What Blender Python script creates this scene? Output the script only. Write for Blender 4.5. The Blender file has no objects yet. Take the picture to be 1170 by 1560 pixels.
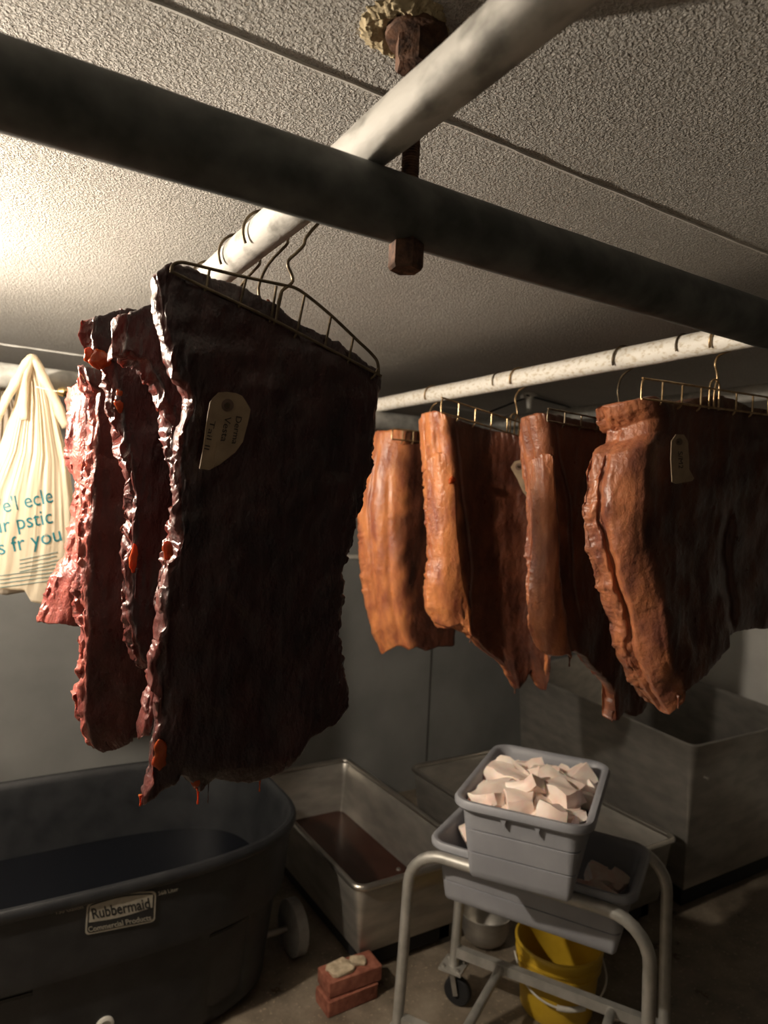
import bpy, bmesh, math, random
import numpy as np
from mathutils import Vector, Matrix
random.seed(7)
sc = bpy.context.scene
COL = sc.collection
PI = math.pi

# ------------------------------------------------------------------ camera
FPX = 1040.0
YAW, PITCH, ROLL = math.radians(31.5), math.radians(.77), math.radians(2.71)
H = 1.79
CAM = np.array([0, 0, H])
_s, _c = math.sin(YAW), math.cos(YAW)
FW = np.array([_s*math.cos(PITCH), _c*math.cos(PITCH), -math.sin(PITCH)])
_R0 = np.array([_c, -_s, 0.]); _U0 = np.cross(_R0, FW)
RT = math.cos(ROLL)*_R0 + math.sin(ROLL)*_U0
UP = -math.sin(ROLL)*_R0 + math.cos(ROLL)*_U0

def ray(x, y): return FW + (x-585)/FPX*RT - (y-780)/FPX*UP
def at(ax, val, x, y):                       # point where the sight line meets a world plane
    d = ray(x, y); return CAM + (val-CAM[ax])/d[ax]*d
def at_plane(x, y, p0, n):
    d = ray(x, y); return CAM + np.dot(np.array(p0)-CAM, n)/np.dot(d, n)*d

cd = bpy.data.cameras.new('camera'); cam = bpy.data.objects.new('camera', cd); COL.objects.link(cam)
m = Matrix(((RT[0], UP[0], -FW[0], 0), (RT[1], UP[1], -FW[1], 0), (RT[2], UP[2], -FW[2], H), (0, 0, 0, 1)))
cam.matrix_world = m
cd.sensor_fit = 'VERTICAL'; cd.sensor_height = 36; cd.lens = 36*FPX/1560
cd.clip_start = .02
cd.dof.use_dof = True; cd.dof.focus_distance = 1.0; cd.dof.aperture_fstop = 5.0
sc.camera = cam
sc.view_settings.view_transform = 'Standard'; sc.view_settings.look = 'None'
sc.view_settings.gamma = 1; sc.view_settings.use_curve_mapping = False
sc.view_settings.exposure = .14

# ------------------------------------------------------------------ heights of the room
ZC = 2.31                                     # ceiling
ZB = 2.111                                    # beam pipes (run along X)
ZP = 2.17                                     # cross pipes (run along Y), resting on the beams
YB = 3.50; XR = 4.20; XL = -1.7; YF = -1.3

# ------------------------------------------------------------------ numpy value noise
_rng = np.random.RandomState(3); _T = _rng.rand(64, 64, 64)*2-1
def vn(P):
    P = np.asarray(P, float); I = np.floor(P).astype(int); F = P-I; F = F*F*(3-2*F); I &= 63; J = (I+1) & 63
    x0, y0, z0 = I[..., 0], I[..., 1], I[..., 2]; x1, y1, z1 = J[..., 0], J[..., 1], J[..., 2]
    fx, fy, fz = F[..., 0], F[..., 1], F[..., 2]
    a = _T[x0, y0, z0]*(1-fx)+_T[x1, y0, z0]*fx; b = _T[x0, y1, z0]*(1-fx)+_T[x1, y1, z0]*fx
    c = _T[x0, y0, z1]*(1-fx)+_T[x1, y0, z1]*fx; d = _T[x0, y1, z1]*(1-fx)+_T[x1, y1, z1]*fx
    return (a*(1-fy)+b*fy)*(1-fz)+(c*(1-fy)+d*fy)*fz
def fbm(P, o=3):
    r = 0; a = 1; P = np.asarray(P, float)
    for k in range(o): r = r+a*vn(P*2**k+17.3*k); a *= .5
    return r
def vnoise3(P, f, o=2):
    Q = P*np.asarray(f)
    return np.stack([fbm(Q+11.1, o), fbm(Q+37.7, o), fbm(Q+71.3, o)], -1)

# ------------------------------------------------------------------ materials
def nmat(name):
    m = bpy.data.materials.new(name); m.use_nodes = True
    nt = m.node_tree; b = nt.nodes['Principled BSDF']; return m, nt, b
def N(nt, t, **k):
    n = nt.nodes.new(t)
    for a, v in k.items():
        if a in n.inputs: n.inputs[a].default_value = v
        else: setattr(n, a, v)
    return n
def ramp(nt, src, stops):
    r = nt.nodes.new('ShaderNodeValToRGB'); e = r.color_ramp.elements
    while len(e) < len(stops): e.new(.5)
    for i, (p, c) in enumerate(stops):
        e[i].position = p; e[i].color = (*c, 1) if len(c) == 3 else c
    nt.links.new(src, r.inputs[0]); return r
def coords(nt, scale=(1, 1, 1)):
    tc = nt.nodes.new('ShaderNodeTexCoord'); mp = nt.nodes.new('ShaderNodeMapping')
    mp.inputs['Scale'].default_value = scale
    nt.links.new(tc.outputs['Object'], mp.inputs[0]); return mp.outputs[0]
def bump(nt, b, h, strength, dist, prev=None):
    n = nt.nodes.new('ShaderNodeBump'); n.inputs['Strength'].default_value = strength; n.inputs['Distance'].default_value = dist
    nt.links.new(h, n.inputs['Height'])
    if prev: nt.links.new(prev, n.inputs['Normal'])
    nt.links.new(n.outputs[0], b.inputs['Normal']); return n.outputs[0]
def basic(name, c1, c2=None, rough=.5, metal=0, nscale=20, bstr=.2, bdist=.001, bscale=None, stretch=(1, 1, 1), spec=None, detail=5, lo=.35, hi=.65):
    m, nt, b = nmat(name); c2 = c2 or c1
    v = coords(nt, stretch)
    n = N(nt, 'ShaderNodeTexNoise', Scale=nscale, Detail=detail); nt.links.new(v, n.inputs['Vector'])
    r = ramp(nt, n.outputs[0], [(lo, c1), (hi, c2)])
    nt.links.new(r.outputs[0], b.inputs['Base Color'])
    b.inputs['Roughness'].default_value = rough; b.inputs['Metallic'].default_value = metal
    if spec is not None: b.inputs['Specular IOR Level'].default_value = spec
    if bstr:
        n2 = N(nt, 'ShaderNodeTexNoise', Scale=bscale or nscale*4, Detail=4.0); nt.links.new(v, n2.inputs['Vector'])
        bump(nt, b, n2.outputs[0], bstr, bdist)
    return m

def ceiling_mat():
    m, nt, b = nmat('pebbled_panel'); v = coords(nt)
    big = N(nt, 'ShaderNodeTexNoise', Scale=1.7, Detail=3.0); nt.links.new(v, big.inputs['Vector'])
    r = ramp(nt, big.outputs[0], [(.3, (.54, .515, .475)), (.7, (.66, .635, .60))]); nt.links.new(r.outputs[0], b.inputs['Base Color'])
    b.inputs['Roughness'].default_value = .65; b.inputs['Specular IOR Level'].default_value = .3
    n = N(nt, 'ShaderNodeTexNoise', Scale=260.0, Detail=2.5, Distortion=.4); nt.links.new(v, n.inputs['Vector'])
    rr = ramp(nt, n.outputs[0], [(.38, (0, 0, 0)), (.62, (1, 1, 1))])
    pit_shade = ramp(nt, n.outputs[0], [(.36, (.72, .70, .67)), (.5, (1, 1, 1))])  # pits darkened in the colour, standing in for self-shadow between the bumps
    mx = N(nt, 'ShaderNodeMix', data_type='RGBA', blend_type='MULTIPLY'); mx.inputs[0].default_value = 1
    nt.links.new(r.outputs[0], mx.inputs[6]); nt.links.new(pit_shade.outputs[0], mx.inputs[7]); nt.links.new(mx.outputs[2], b.inputs['Base Color'])
    bump(nt, b, rr.outputs[0], 1.0, .0032)
    return m
def meat_mat(name, dark, mid, skin1, skin2, rough=(.22, .5), sss=.15, bs=1.0, coat=.25, zs=.5, fine=90.0):
    m, nt, b = nmat(name); v = coords(nt, (1, 1, .6))
    n = N(nt, 'ShaderNodeTexNoise', Scale=14.0, Detail=6.0, Roughness=.65); nt.links.new(v, n.inputs['Vector'])
    a = ramp(nt, n.outputs[0], [(.35, dark), (.68, mid)])
    v2 = coords(nt, (1, 1, .35))
    n2 = N(nt, 'ShaderNodeTexNoise', Scale=26.0, Detail=5.0); nt.links.new(v2, n2.inputs['Vector'])
    k = ramp(nt, n2.outputs[0], [(.32, skin2), (.62, skin1)])
    at_ = N(nt, 'ShaderNodeAttribute', attribute_name='skin')
    mx = N(nt, 'ShaderNodeMix', data_type='RGBA')
    nt.links.new(at_.outputs['Fac'], mx.inputs[0]); nt.links.new(a.outputs[0], mx.inputs[6]); nt.links.new(k.outputs[0], mx.inputs[7])
    nt.links.new(mx.outputs[2], b.inputs['Base Color'])
    n3 = N(nt, 'ShaderNodeTexNoise', Scale=45.0, Detail=4.0); nt.links.new(v, n3.inputs['Vector'])
    rr = N(nt, 'ShaderNodeMapRange'); nt.links.new(n3.outputs[0], rr.inputs[0])
    rr.inputs[1].default_value = .3; rr.inputs[2].default_value = .7; rr.inputs[3].default_value = rough[0]; rr.inputs[4].default_value = rough[1]
    nt.links.new(rr.outputs[0], b.inputs['Roughness'])
    b.inputs['Subsurface Weight'].default_value = sss; b.inputs['Subsurface Radius'].default_value = (1, .25, .1); b.inputs['Subsurface Scale'].default_value = .008
    b.inputs['Coat Weight'].default_value = coat; b.inputs['Coat Roughness'].default_value = .3
    v4 = coords(nt, (1, 1, zs))
    n4 = N(nt, 'ShaderNodeTexNoise', Scale=fine, Detail=5.0, Roughness=.6); nt.links.new(v4, n4.inputs['Vector'])
    p = bump(nt, b, n4.outputs[0], .8*bs, .003)
    vo = N(nt, 'ShaderNodeTexVoronoi', Scale=300.0); nt.links.new(v, vo.inputs['Vector'])
    bump(nt, b, vo.outputs[0], .25*bs, .0015, p)
    return m
M = {}
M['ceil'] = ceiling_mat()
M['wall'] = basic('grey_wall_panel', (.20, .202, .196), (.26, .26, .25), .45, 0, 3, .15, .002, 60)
M['wall_brightened'] = basic('brightened_wall_panel', (.66, .65, .62), (.78, .77, .73), .45, 0, 4, .15, .002, 60)  # right wall: its lit brightness is put into a paler base colour
M['wall_dark'] = basic('dark_wall_panel', (.09, .09, .085), (.13, .13, .125), .6, 0, 4, .15, .002, 60)
M['seam'] = basic('dark_seam', (.06, .055, .05), None, .8, bstr=0)
M['caulk'] = basic('caulk', (.70, .68, .64), (.82, .8, .76), .35, 0, 40, .3, .001)
M['beam'] = basic('weathered_galvanised', (.075, .08, .075), (.16, .165, .155), .62, .35, 22, .25, .0008, 120)
M['galv'] = basic('galvanised_pipe', (.26, .25, .225), (.56, .54, .50), .68, .05, 34, .5, .0012, 150, (1, .5, 1), lo=.33, hi=.52)
M['white_pipe'] = basic('flaking_white_pipe', (.66, .58, .45), (.92, .88, .80), .6, 0, 130, .5, .0012, 160, (1, .6, 1), lo=.34, hi=.50)
M['grey_pipe'] = basic('grey_pipe', (.25, .25, .23), (.42, .41, .38), .6, .2, 25, .25, .001)
M['rust'] = basic('rusted_steel', (.045, .022, .014), (.17, .085, .05), .75, .25, 90, .9, .0016, 160)
M['foam'] = basic('expanding_foam', (.30, .23, .13), (.52, .43, .27), .85, 0, 60, .8, .003, 180)
M['wire'] = basic('dull_wire', (.10, .075, .05), (.22, .17, .11), .42, .8, 60, .15, .0003)
M['brass_wire'] = basic('brassy_wire', (.34, .22, .11), (.58, .42, .24), .34, .85, 60, .1, .0003)
M['steel'] = basic('brushed_steel', (.36, .34, .31), (.50, .475, .43), .40, .75, 7, .12, .0008, 40, (1, 1, 3))
M['steel_edge'] = basic('polished_steel_rim', (.5, .47, .43), (.6, .57, .52), .3, .95, 9, .1, .0008)
M['black_poly'] = basic('black_structural_foam', (.009, .010, .012), (.020, .021, .023), .5, 0, 12, .35, .002, 70)
M['brine'] = basic('dark_brine', (.004, .005, .008), None, .12, 0, 5, .05, .001, spec=.5)
M['blood'] = basic('dark_red_brine', (.035, .010, .006), (.055, .018, .010), .22, 0, 20, .1, .002)
M['tub'] = basic('grey_polyethylene', (.255, .26, .285), (.315, .32, .345), .45, 0, 6, .08, .0006, 90)
M['cart'] = basic('dull_aluminium', (.36, .35, .32), (.50, .485, .45), .48, .55, 18, .2, .0008, 90)
M['dolly'] = basic('black_dolly', (.01, .01, .011), None, .7, bstr=0)
M['yellow'] = basic('yellow_plastic', (.52, .33, .02), (.62, .40, .03), .42, 0, 8, .15, .001)
M['white_plastic'] = basic('white_plastic', (.55, .53, .48), (.66, .64, .58), .45, bstr=0)
M['brick'] = basic('red_brick', (.20, .06, .035), (.33, .12, .075), .85, 0, 40, .7, .002, 110)
M['mortar'] = basic('pale_mortar', (.38, .30, .20), (.56, .46, .33), .9, 0, 50, .9, .003, 90)
M['fat'] = basic('pale_pork_fat', (.84, .62, .53), (.93, .80, .71), .45, 0, 28, .4, .002, 70, lo=.3, hi=.6)
M['fat'].node_tree.nodes['Principled BSDF'].inputs['Subsurface Weight'].default_value = .2
M['fat'].node_tree.nodes['Principled BSDF'].inputs['Subsurface Scale'].default_value = .01
M['paper'] = basic('manila_tag', (.27, .19, .12), (.36, .26, .165), .75, 0, 40, .2, .0006)
M['ink'] = basic('ink', (.03, .02, .02), None, .8, bstr=0)
M['eyelet'] = basic('tag_reinforcement', (.16, .10, .07), None, .7, bstr=0)
M['cream'] = basic('cream_print', (.30, .28, .23), (.36, .33, .27), .6, 0, 60, .1, .0005)
M['black_print'] = basic('black_print', (.012, .012, .012), None, .6, bstr=0)
M['teal'] = basic('teal_print', (.0, .13, .16), None, .5, bstr=0)
M['gold'] = basic('brass', (.55, .38, .16), (.65, .47, .22), .25, 1, 30, bstr=0)
M['socket'] = basic('porcelain_socket', (.6, .58, .52), None, .4, bstr=0)
M['rubber'] = basic('grey_rubber', (.26, .255, .24), (.33, .325, .31), .65, 0, 30, .2, .001)
def floor_mat():
    m, nt, b = nmat('stained_wet_concrete'); v = coords(nt)
    n = N(nt, 'ShaderNodeTexNoise', Scale=5.0, Detail=8.0, Roughness=.65); nt.links.new(v, n.inputs['Vector'])
    r = ramp(nt, n.outputs[0], [(.3, (.08, .062, .045)), (.5, (.19, .155, .115)), (.7, (.31, .26, .20))])
    n2 = N(nt, 'ShaderNodeTexNoise', Scale=70.0, Detail=3.0); nt.links.new(v, n2.inputs['Vector'])
    k = ramp(nt, n2.outputs[0], [(.62, (0, 0, 0)), (.68, (1, 1, 1))])
    mx = N(nt, 'ShaderNodeMix', data_type='RGBA'); nt.links.new(k.outputs[0], mx.inputs[0]); nt.links.new(r.outputs[0], mx.inputs[6]); mx.inputs[7].default_value = (.38, .31, .23, 1)
    nt.links.new(mx.outputs[2], b.inputs['Base Color'])
    rr = ramp(nt, n.outputs[0], [(.3, (.2, .2, .2)), (.65, (.6, .6, .6))]); nt.links.new(rr.outputs[0], b.inputs['Roughness'])
    n3 = N(nt, 'ShaderNodeTexNoise', Scale=35.0, Detail=6.0); nt.links.new(v, n3.inputs['Vector']); bump(nt, b, n3.outputs[0], .6, .004)
    return m
M['floor'] = floor_mat()
M['meatL'] = meat_mat('smoked_beef', (.018, .005, .006), (.060, .014, .013), (.17, .035, .028), (.035, .010, .009), (.20, .42), .10, 1.4, .4)
M['meatP'] = meat_mat('cured_lean', (.045, .012, .010), (.13, .036, .028), (.46, .13, .10), (.15, .026, .024), (.2, .5), .2, 1.3, .4, .8, 80.0)
M['meatB'] = meat_mat('smoked_belly_brown', (.045, .012, .007), (.14, .045, .022), (.42, .15, .065), (.17, .055, .035), (.26, .48), .15, 1.1, .25, 1.0, 75.0)
M['meatR'] = meat_mat('smoked_belly', (.045, .012, .007), (.14, .045, .022), (.62, .23, .08), (.30, .085, .045), (.26, .48), .15, 1.1, .2, 1.0, 75.0)
def jelly():
    m, nt, b = nmat('rendered_fat'); b.inputs['Base Color'].default_value = (.55, .10, .02, 1)
    b.inputs['Roughness'].default_value = .12; b.inputs['Subsurface Weight'].default_value = .5
    b.inputs['Subsurface Radius'].default_value = (1, .3, .1); b.inputs['Subsurface Scale'].default_value = .01
    b.inputs['Transmission Weight'].default_value = .35; return m
M['jelly'] = jelly()
def bagmat(name, c, tr=.45, alpha=.15):
    m, nt, b = nmat(name); b.inputs['Base Color'].default_value = (*c, 1); b.inputs['Roughness'].default_value = .35
    out = nt.nodes['Material Output']
    t = N(nt, 'ShaderNodeBsdfTranslucent', Color=(*c, 1)); tp = N(nt, 'ShaderNodeBsdfTransparent')
    m1 = N(nt, 'ShaderNodeMixShader', Fac=tr); m2 = N(nt, 'ShaderNodeMixShader', Fac=alpha)
    nt.links.new(b.outputs[0], m1.inputs[1]); nt.links.new(t.outputs[0], m1.inputs[2])
    nt.links.new(m1.outputs[0], m2.inputs[1]); nt.links.new(tp.outputs[0], m2.inputs[2]); nt.links.new(m2.outputs[0], out.inputs[0])
    v = coords(nt, (1, 1, .12)); n = N(nt, 'ShaderNodeTexNoise', Scale=70.0, Detail=3.0); nt.links.new(v, n.inputs['Vector'])
    bump(nt, b, n.outputs[0], .6, .004)
    return m
M['bag'] = bagmat('thin_cream_plastic', (.80, .70, .54))
M['bag_dark'] = bagmat('thin_grey_plastic', (.45, .38, .30))
def lamp_mat():
    m, nt, b = nmat('lit_bulb'); b.inputs['Base Color'].default_value = (1, .9, .75, 1)
    b.inputs['Emission Color'].default_value = (1.0, .87, .71, 1); b.inputs['Emission Strength'].default_value = 2900
    return m
M['lamp'] = lamp_mat()

# ------------------------------------------------------------------ object helpers
def setp(o, label=None, cat=None, group=None, kind=None):
    if label: o['label'] = label
    if cat: o['category'] = cat
    if group: o['group'] = group
    if kind: o['kind'] = kind
    return o
def wl(o):
    p = np.zeros(3)
    while o is not None: p = p+np.array(o.location); o = o.parent
    return p
def obj(name, V, Fs, mat, parent=None, smooth=True, attr=None):
    me = bpy.data.meshes.new(name)
    V = np.asarray(V, float)
    if parent is not None: V = V-wl(parent)
    me.from_pydata([tuple(p) for p in V], [], [tuple(int(i) for i in f) for f in Fs]); me.update()
    if attr is not None:
        a = me.attributes.new('skin', 'FLOAT', 'POINT'); a.data.foreach_set('value', np.asarray(attr, dtype=np.float32).ravel())
    bm = bmesh.new(); bm.from_mesh(me); bmesh.ops.recalc_face_normals(bm, faces=bm.faces); bm.to_mesh(me); bm.free()
    if smooth:
        me.polygons.foreach_set('use_smooth', [True]*len(me.polygons))
        if smooth != 'all':
            try: me.set_sharp_from_angle(angle=math.radians(40))
            except Exception: pass
    me.materials.append(M[mat])
    o = bpy.data.objects.new(name, me); COL.objects.link(o)
    if parent is not None: o.parent = parent
    return o
def root(name, loc, label, cat, group=None):
    o = bpy.data.objects.new(name, None); COL.objects.link(o); o.location = tuple(float(v) for v in loc); o.empty_display_size = .05
    return setp(o, label, cat, group)
class G:
    def __init__(s): s.V = []; s.F = []
    def add(s, V, F):
        n = len(s.V); s.V += [tuple(p) for p in V]; s.F += [tuple(i+n for i in f) for f in F]; return s
def box(g, c, d, rot=0):
    c = np.array(c, float); dx, dy, dz = [q/2 for q in d]; R = np.array([[math.cos(rot), -math.sin(rot), 0], [math.sin(rot), math.cos(rot), 0], [0, 0, 1]])
    V = [c+R@np.array([x, y, z]) for x in (-dx, dx) for y in (-dy, dy) for z in (-dz, dz)]
    g.add(V, [(0, 1, 3, 2), (4, 6, 7, 5), (0, 4, 5, 1), (2, 3, 7, 6), (0, 2, 6, 4), (1, 5, 7, 3)])
def smooth_path(P, n=6, closed=False):
    P = [np.array(p, float) for p in P]; out = []
    for i in range(len(P)-1):
        p0 = P[max(i-1, 0)]; p1 = P[i]; p2 = P[i+1]; p3 = P[min(i+2, len(P)-1)]
        for k in range(n):
            t = k/n; out.append(.5*((2*p1)+(-p0+p2)*t+(2*p0-5*p1+4*p2-p3)*t*t+(-p0+3*p1-3*p2+p3)*t**3))
    out.append(P[-1]); return out
def tube(g, P, r, n=10, caps=True, square=False):
    P = [np.array(p, float) for p in P]; rs = r if hasattr(r, '__len__') else [r]*len(P)
    base = len(g.V); up = None; V = []; F = []
    for i, p in enumerate(P):
        t = P[min(i+1, len(P)-1)]-P[max(i-1, 0)]; t = t/(np.linalg.norm(t)+1e-12)
        if up is None:
            a = np.array([0, 0, 1.]) if abs(t[2]) < .9 else np.array([1., 0, 0]); up = a-t*np.dot(a, t)
        else: up = up-t*np.dot(up, t)
        up = up/np.linalg.norm(up); sd = np.cross(t, up)
        for k in range(n):
            an = 2*PI*(k+(.5 if square else 0))/n
            ca, sa = math.cos(an), math.sin(an)
            V.append(p+rs[i]*(ca*up+sa*sd))
    for i in range(len(P)-1):
        for k in range(n): F.append((i*n+k, i*n+(k+1) % n, (i+1)*n+(k+1) % n, (i+1)*n+k))
    if caps: F.append(tuple(range(n))); F.append(tuple((len(P)-1)*n+k for k in range(n)))
    g.add(V, F)
def tubeobj(name, P, r, mat, parent=None, n=10, sm=0, square=False):
    g = G(); tube(g, smooth_path(P, sm) if sm else P, r, n, True, square); return obj(name, g.V, g.F, mat, parent)
def rrect(hx, hy, r, n=8, pw=None):
    pts = []; r = max(min(r, hx-.001, hy-.001), .001)
    for cx, cy, a0 in ((hx-r, hy-r, 0), (-hx+r, hy-r, PI/2), (-hx+r, -hy+r, PI), (hx-r, -hy+r, 1.5*PI)):
        for k in range(n+1):
            a = a0+PI/2*k/n; pts.append((cx+r*math.cos(a), cy+r*math.sin(a)))
    return pts
def loft(g, loops, cap0=True, cap1=True, close=False):
    n = len(loops[0]); V = [p for L in loops for p in L]; F = []
    for i in range(len(loops)-1):
        for k in range(n): F.append((i*n+k, i*n+(k+1) % n, (i+1)*n+(k+1) % n, (i+1)*n+k))
    if cap0: F.append(tuple(range(n)))
    if cap1: F.append(tuple((len(loops)-1)*n+k for k in range(n)))
    g.add(V, F)
def vessel(g, c, hx, hy, r, prof, rot=0, n=8, warp=None):
    """prof: list of (outset, z). closed from outer bottom over the rim to inner bottom."""
    ca, sa = math.cos(rot), math.sin(rot); L = []
    for (o, z) in prof:
        pts = rrect(hx+o, hy+o, max(r+o, .004), n)
        if warp: pts = [warp(x, y, z) for x, y in pts]
        L.append([(c[0]+ca*x-sa*y, c[1]+sa*x+ca*y, c[2]+z) for x, y in pts])
    loft(g, L)
def quadvessel(g, q, r, prof, n=6):
    """open box on a free quadrilateral plan (four corners, ccw)"""
    q = [np.array(p[:2], float) for p in q]; cen = sum(q)/4; L = []
    for (o, z) in prof:
        # offset corners outward along both neighbouring edge normals
        Q = []
        for i in range(4):
            e1 = q[i]-q[i-1]; e2 = q[(i+1) % 4]-q[i]; e1 /= np.linalg.norm(e1); e2 /= np.linalg.norm(e2)
            n1 = np.array([e1[1], -e1[0]]); n2 = np.array([e2[1], -e2[0]])
            Q.append(q[i]+o*(n1+n2)/(1+np.dot(n1, n2)))
        pts = []; rr = max(r+o, .004)
        for i in range(4):
            e1 = Q[i]-Q[i-1]; e2 = Q[(i+1) % 4]-Q[i]; e1 /= np.linalg.norm(e1); e2 /= np.linalg.norm(e2)
            a = Q[i]-e1*rr; b = Q[i]+e2*rr
            for k in range(n+1):
                t = k/n; pts.append((1-t)**2*a+2*t*(1-t)*(Q[i]*.83+.17*(a+b)/2)+t*t*b)
        L.append([(p[0], p[1], z) for p in pts])
    loft(g, L)
def lathe(g, c, prof, n=32):
    L = [[(c[0]+r*math.cos(2*PI*k/n), c[1]+r*math.sin(2*PI*k/n), c[2]+z) for k in range(n)] for r, z in prof]
    loft(g, L)

# ------------------------------------------------------------------ room shell
def shell(name, c, d, mat):
    g = G(); box(g, c, d); return setp(obj(name, g.V, g.F, mat, None, False), kind='structure')
shell('floor', ((XL+XR)/2, (YF+YB)/2, -.05), (XR-XL+.4, YB-YF+.4, .1), 'floor')
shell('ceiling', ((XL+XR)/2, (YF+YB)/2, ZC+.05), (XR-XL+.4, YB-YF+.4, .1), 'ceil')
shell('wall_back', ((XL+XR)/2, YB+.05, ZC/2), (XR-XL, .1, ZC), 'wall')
shell('wall_right', (XR+.05, (YF+YB)/2, ZC/2), (.1, YB-YF, ZC), 'wall_brightened')
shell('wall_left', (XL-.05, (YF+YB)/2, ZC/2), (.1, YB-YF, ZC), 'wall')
shell('wall_front', ((XL+XR)/2, YF-.05, ZC/2), (XR-XL, .1, ZC), 'wall_dark')
# caulked seam between two ceiling panels
def caulk(name, y, x0, x1, w, hgt):
    xs = np.linspace(x0, x1, 260); L = []
    for x in xs:
        j = .0016*float(vn(np.array([x*9, y*7, 0.])))+.0006*float(vn(np.array([x*60, 1., 0.])))
        k = 1+.35*float(vn(np.array([x*28, 3., 0.])))
        L.append([(x, y-w*1.2+j, ZC+.001), (x, y-w*1.0+j, ZC-hgt*k), (x, y-w*.75+j, ZC-hgt*k), (x, y-w*.45+j, ZC-.0005), (x, y+w*.8+j, ZC-.0005), (x, y+w*1.0+j, ZC+.001)])
    g = G(); loft(g, L); return setp(obj(name, g.V, g.F, 'caulk'), kind='structure')
caulk('trim_1', .765, XL, XR, .0034, .0026)
yl = at(2, ZC, 30, 528)[1]
caulk('trim_2', float(yl), XL, XR, .008, .004)
# panel joint on the back wall and a conduit strip
P = at(1, YB, 657, 1000); g = G(); box(g, (P[0], YB-.0015, ZC/2), (.010, .003, ZC)); setp(obj('trim_3', g.V, g.F, 'seam', None, False), kind='structure')
P = at(1, YB, 533, 848); g = G(); box(g, (P[0]-.25, YB-.008, P[2]), (1.0, .016, .022)); setp(obj('trim_4', g.V, g.F, 'white_plastic', None, False), kind='structure')

# ------------------------------------------------------------------ pipes
def pipe(name, a, b, r, mat, label, dents=.0006):
    a = np.array(a, float); b = np.array(b, float); n = 120; g = G()
    P = [a+(b-a)*i/n for i in range(n+1)]; tube(g, P, r, 40)
    V = np.array(g.V); V = V+vnoise3(V, (14, 14, 14), 2)*dents; return setp(obj(name, V, g.F, mat, None), label, 'pipe')
YBEAM, RB = .640, .036
YBACK = 2.30; XD = .355; XW = 1.362; RP = .0255
pipe('beam_pipe', (XL, YBEAM, ZB), (XR, YBEAM, ZB), RB, 'beam', 'thick dark metal pipe crossing closest to the camera with a rusty bolt under it')
pipe('beam_pipe', (XL, YBACK, ZB), (XR, YBACK, ZB), .036, 'grey_pipe', 'thick grey pipe at the back that the plastic bag hangs from')
pipe('hanging_pipe', (XD, -.6, ZP+.001), (XD, 2.75, ZP+.001), RP, 'galv', 'smooth grey pipe running diagonally above the dark meat slabs')
pipe('hanging_pipe', (XW, -.6, ZP+.001), (XW, 2.75, ZP+.001), RP+.001, 'white_pipe', 'flaking white pipe carrying the row of orange brown bellies')
pipe('hanging_pipe', (2.0, -.6, ZP), (2.0, 2.75, ZP), RP, 'grey_pipe', 'grey pipe showing behind the slab at the right edge')

# threaded hanger rod, nut, fitting at the ceiling with foam
rx, ry = .405, .640
rt = root('threaded_rod', (rx, ry, ZC), 'rusty threaded rod with nuts dropping from the ceiling through the dark pipe', 'rod')
g = G(); L = []
z = ZC-.02; k = 0
zs = np.arange(ZC-.055, ZB-RB-.012, -.0009)
for i, z in enumerate(zs):
    L.append([(rx+(.0095+.0006*math.sin(i*1.9))*math.cos(2*PI*q/20), ry+(.0095+.0006*math.sin(i*1.9))*math.sin(2*PI*q/20), z) for q in range(20)])
loft(g, L); obj('rod', g.V, g.F, 'rust', rt)
def hexa(c, r, h, mat, name, par, rot=.2, ch=.12):
    g = G(); L = []
    for rr, z in ((r*(1-ch), 0), (r, -h*.12), (r, -h*.88), (r*(1-ch), -h)):
        L.append([(c[0]+rr*math.cos(rot+PI/3*k), c[1]+rr*math.sin(rot+PI/3*k), c[2]+z) for k in range(6)])
    loft(g, L); return obj(name, g.V, g.F, mat, par, False)
hexa((rx, ry, ZB-RB+.004), .0195, .032, 'rust', 'hex_nut', rt, .35)
hexa((rx, ry, ZC-.006), .024, .036, 'rust', 'hex_nut', rt, .1)
g = G(); lathe(g, (rx, ry, ZC), [(.001, -.001), (.033, -.001), (.035, -.004), (.034, -.010), (.022, -.0125), (.001, -.0125)], 28)
V = np.array(g.V); V += vnoise3(V, (80, 80, 80), 2)*.0015; obj('washer', V, g.F, 'rust', rt)
g = G(); L = []
for a in np.linspace(0, 2*PI, 181)[:-1]:
    w = 1+.16*float(fbm(np.array([math.cos(a)*1.6, math.sin(a)*1.6, 1.]), 2)); cx = rx-.012; cy = ry+.004
    prof = [(.020+(.031*w)*t, -.007*math.sin(PI*t)**.7+.001) for t in np.linspace(0, 1, 22)]
    L.append([(cx+r*math.cos(a), cy+r*math.sin(a), ZC+z) for r, z in prof])
L.append(L[0]); loft(g, L, False, False); V = np.array(g.V); V += vnoise3(V, (150, 150, 150), 3)*.003; V[:, 2] = np.minimum(V[:, 2], ZC+.002)
setp(obj('foam_seal', V, g.F, 'foam', None), 'ragged yellow foam ring around the rod fitting on the ceiling', 'foam')

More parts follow.
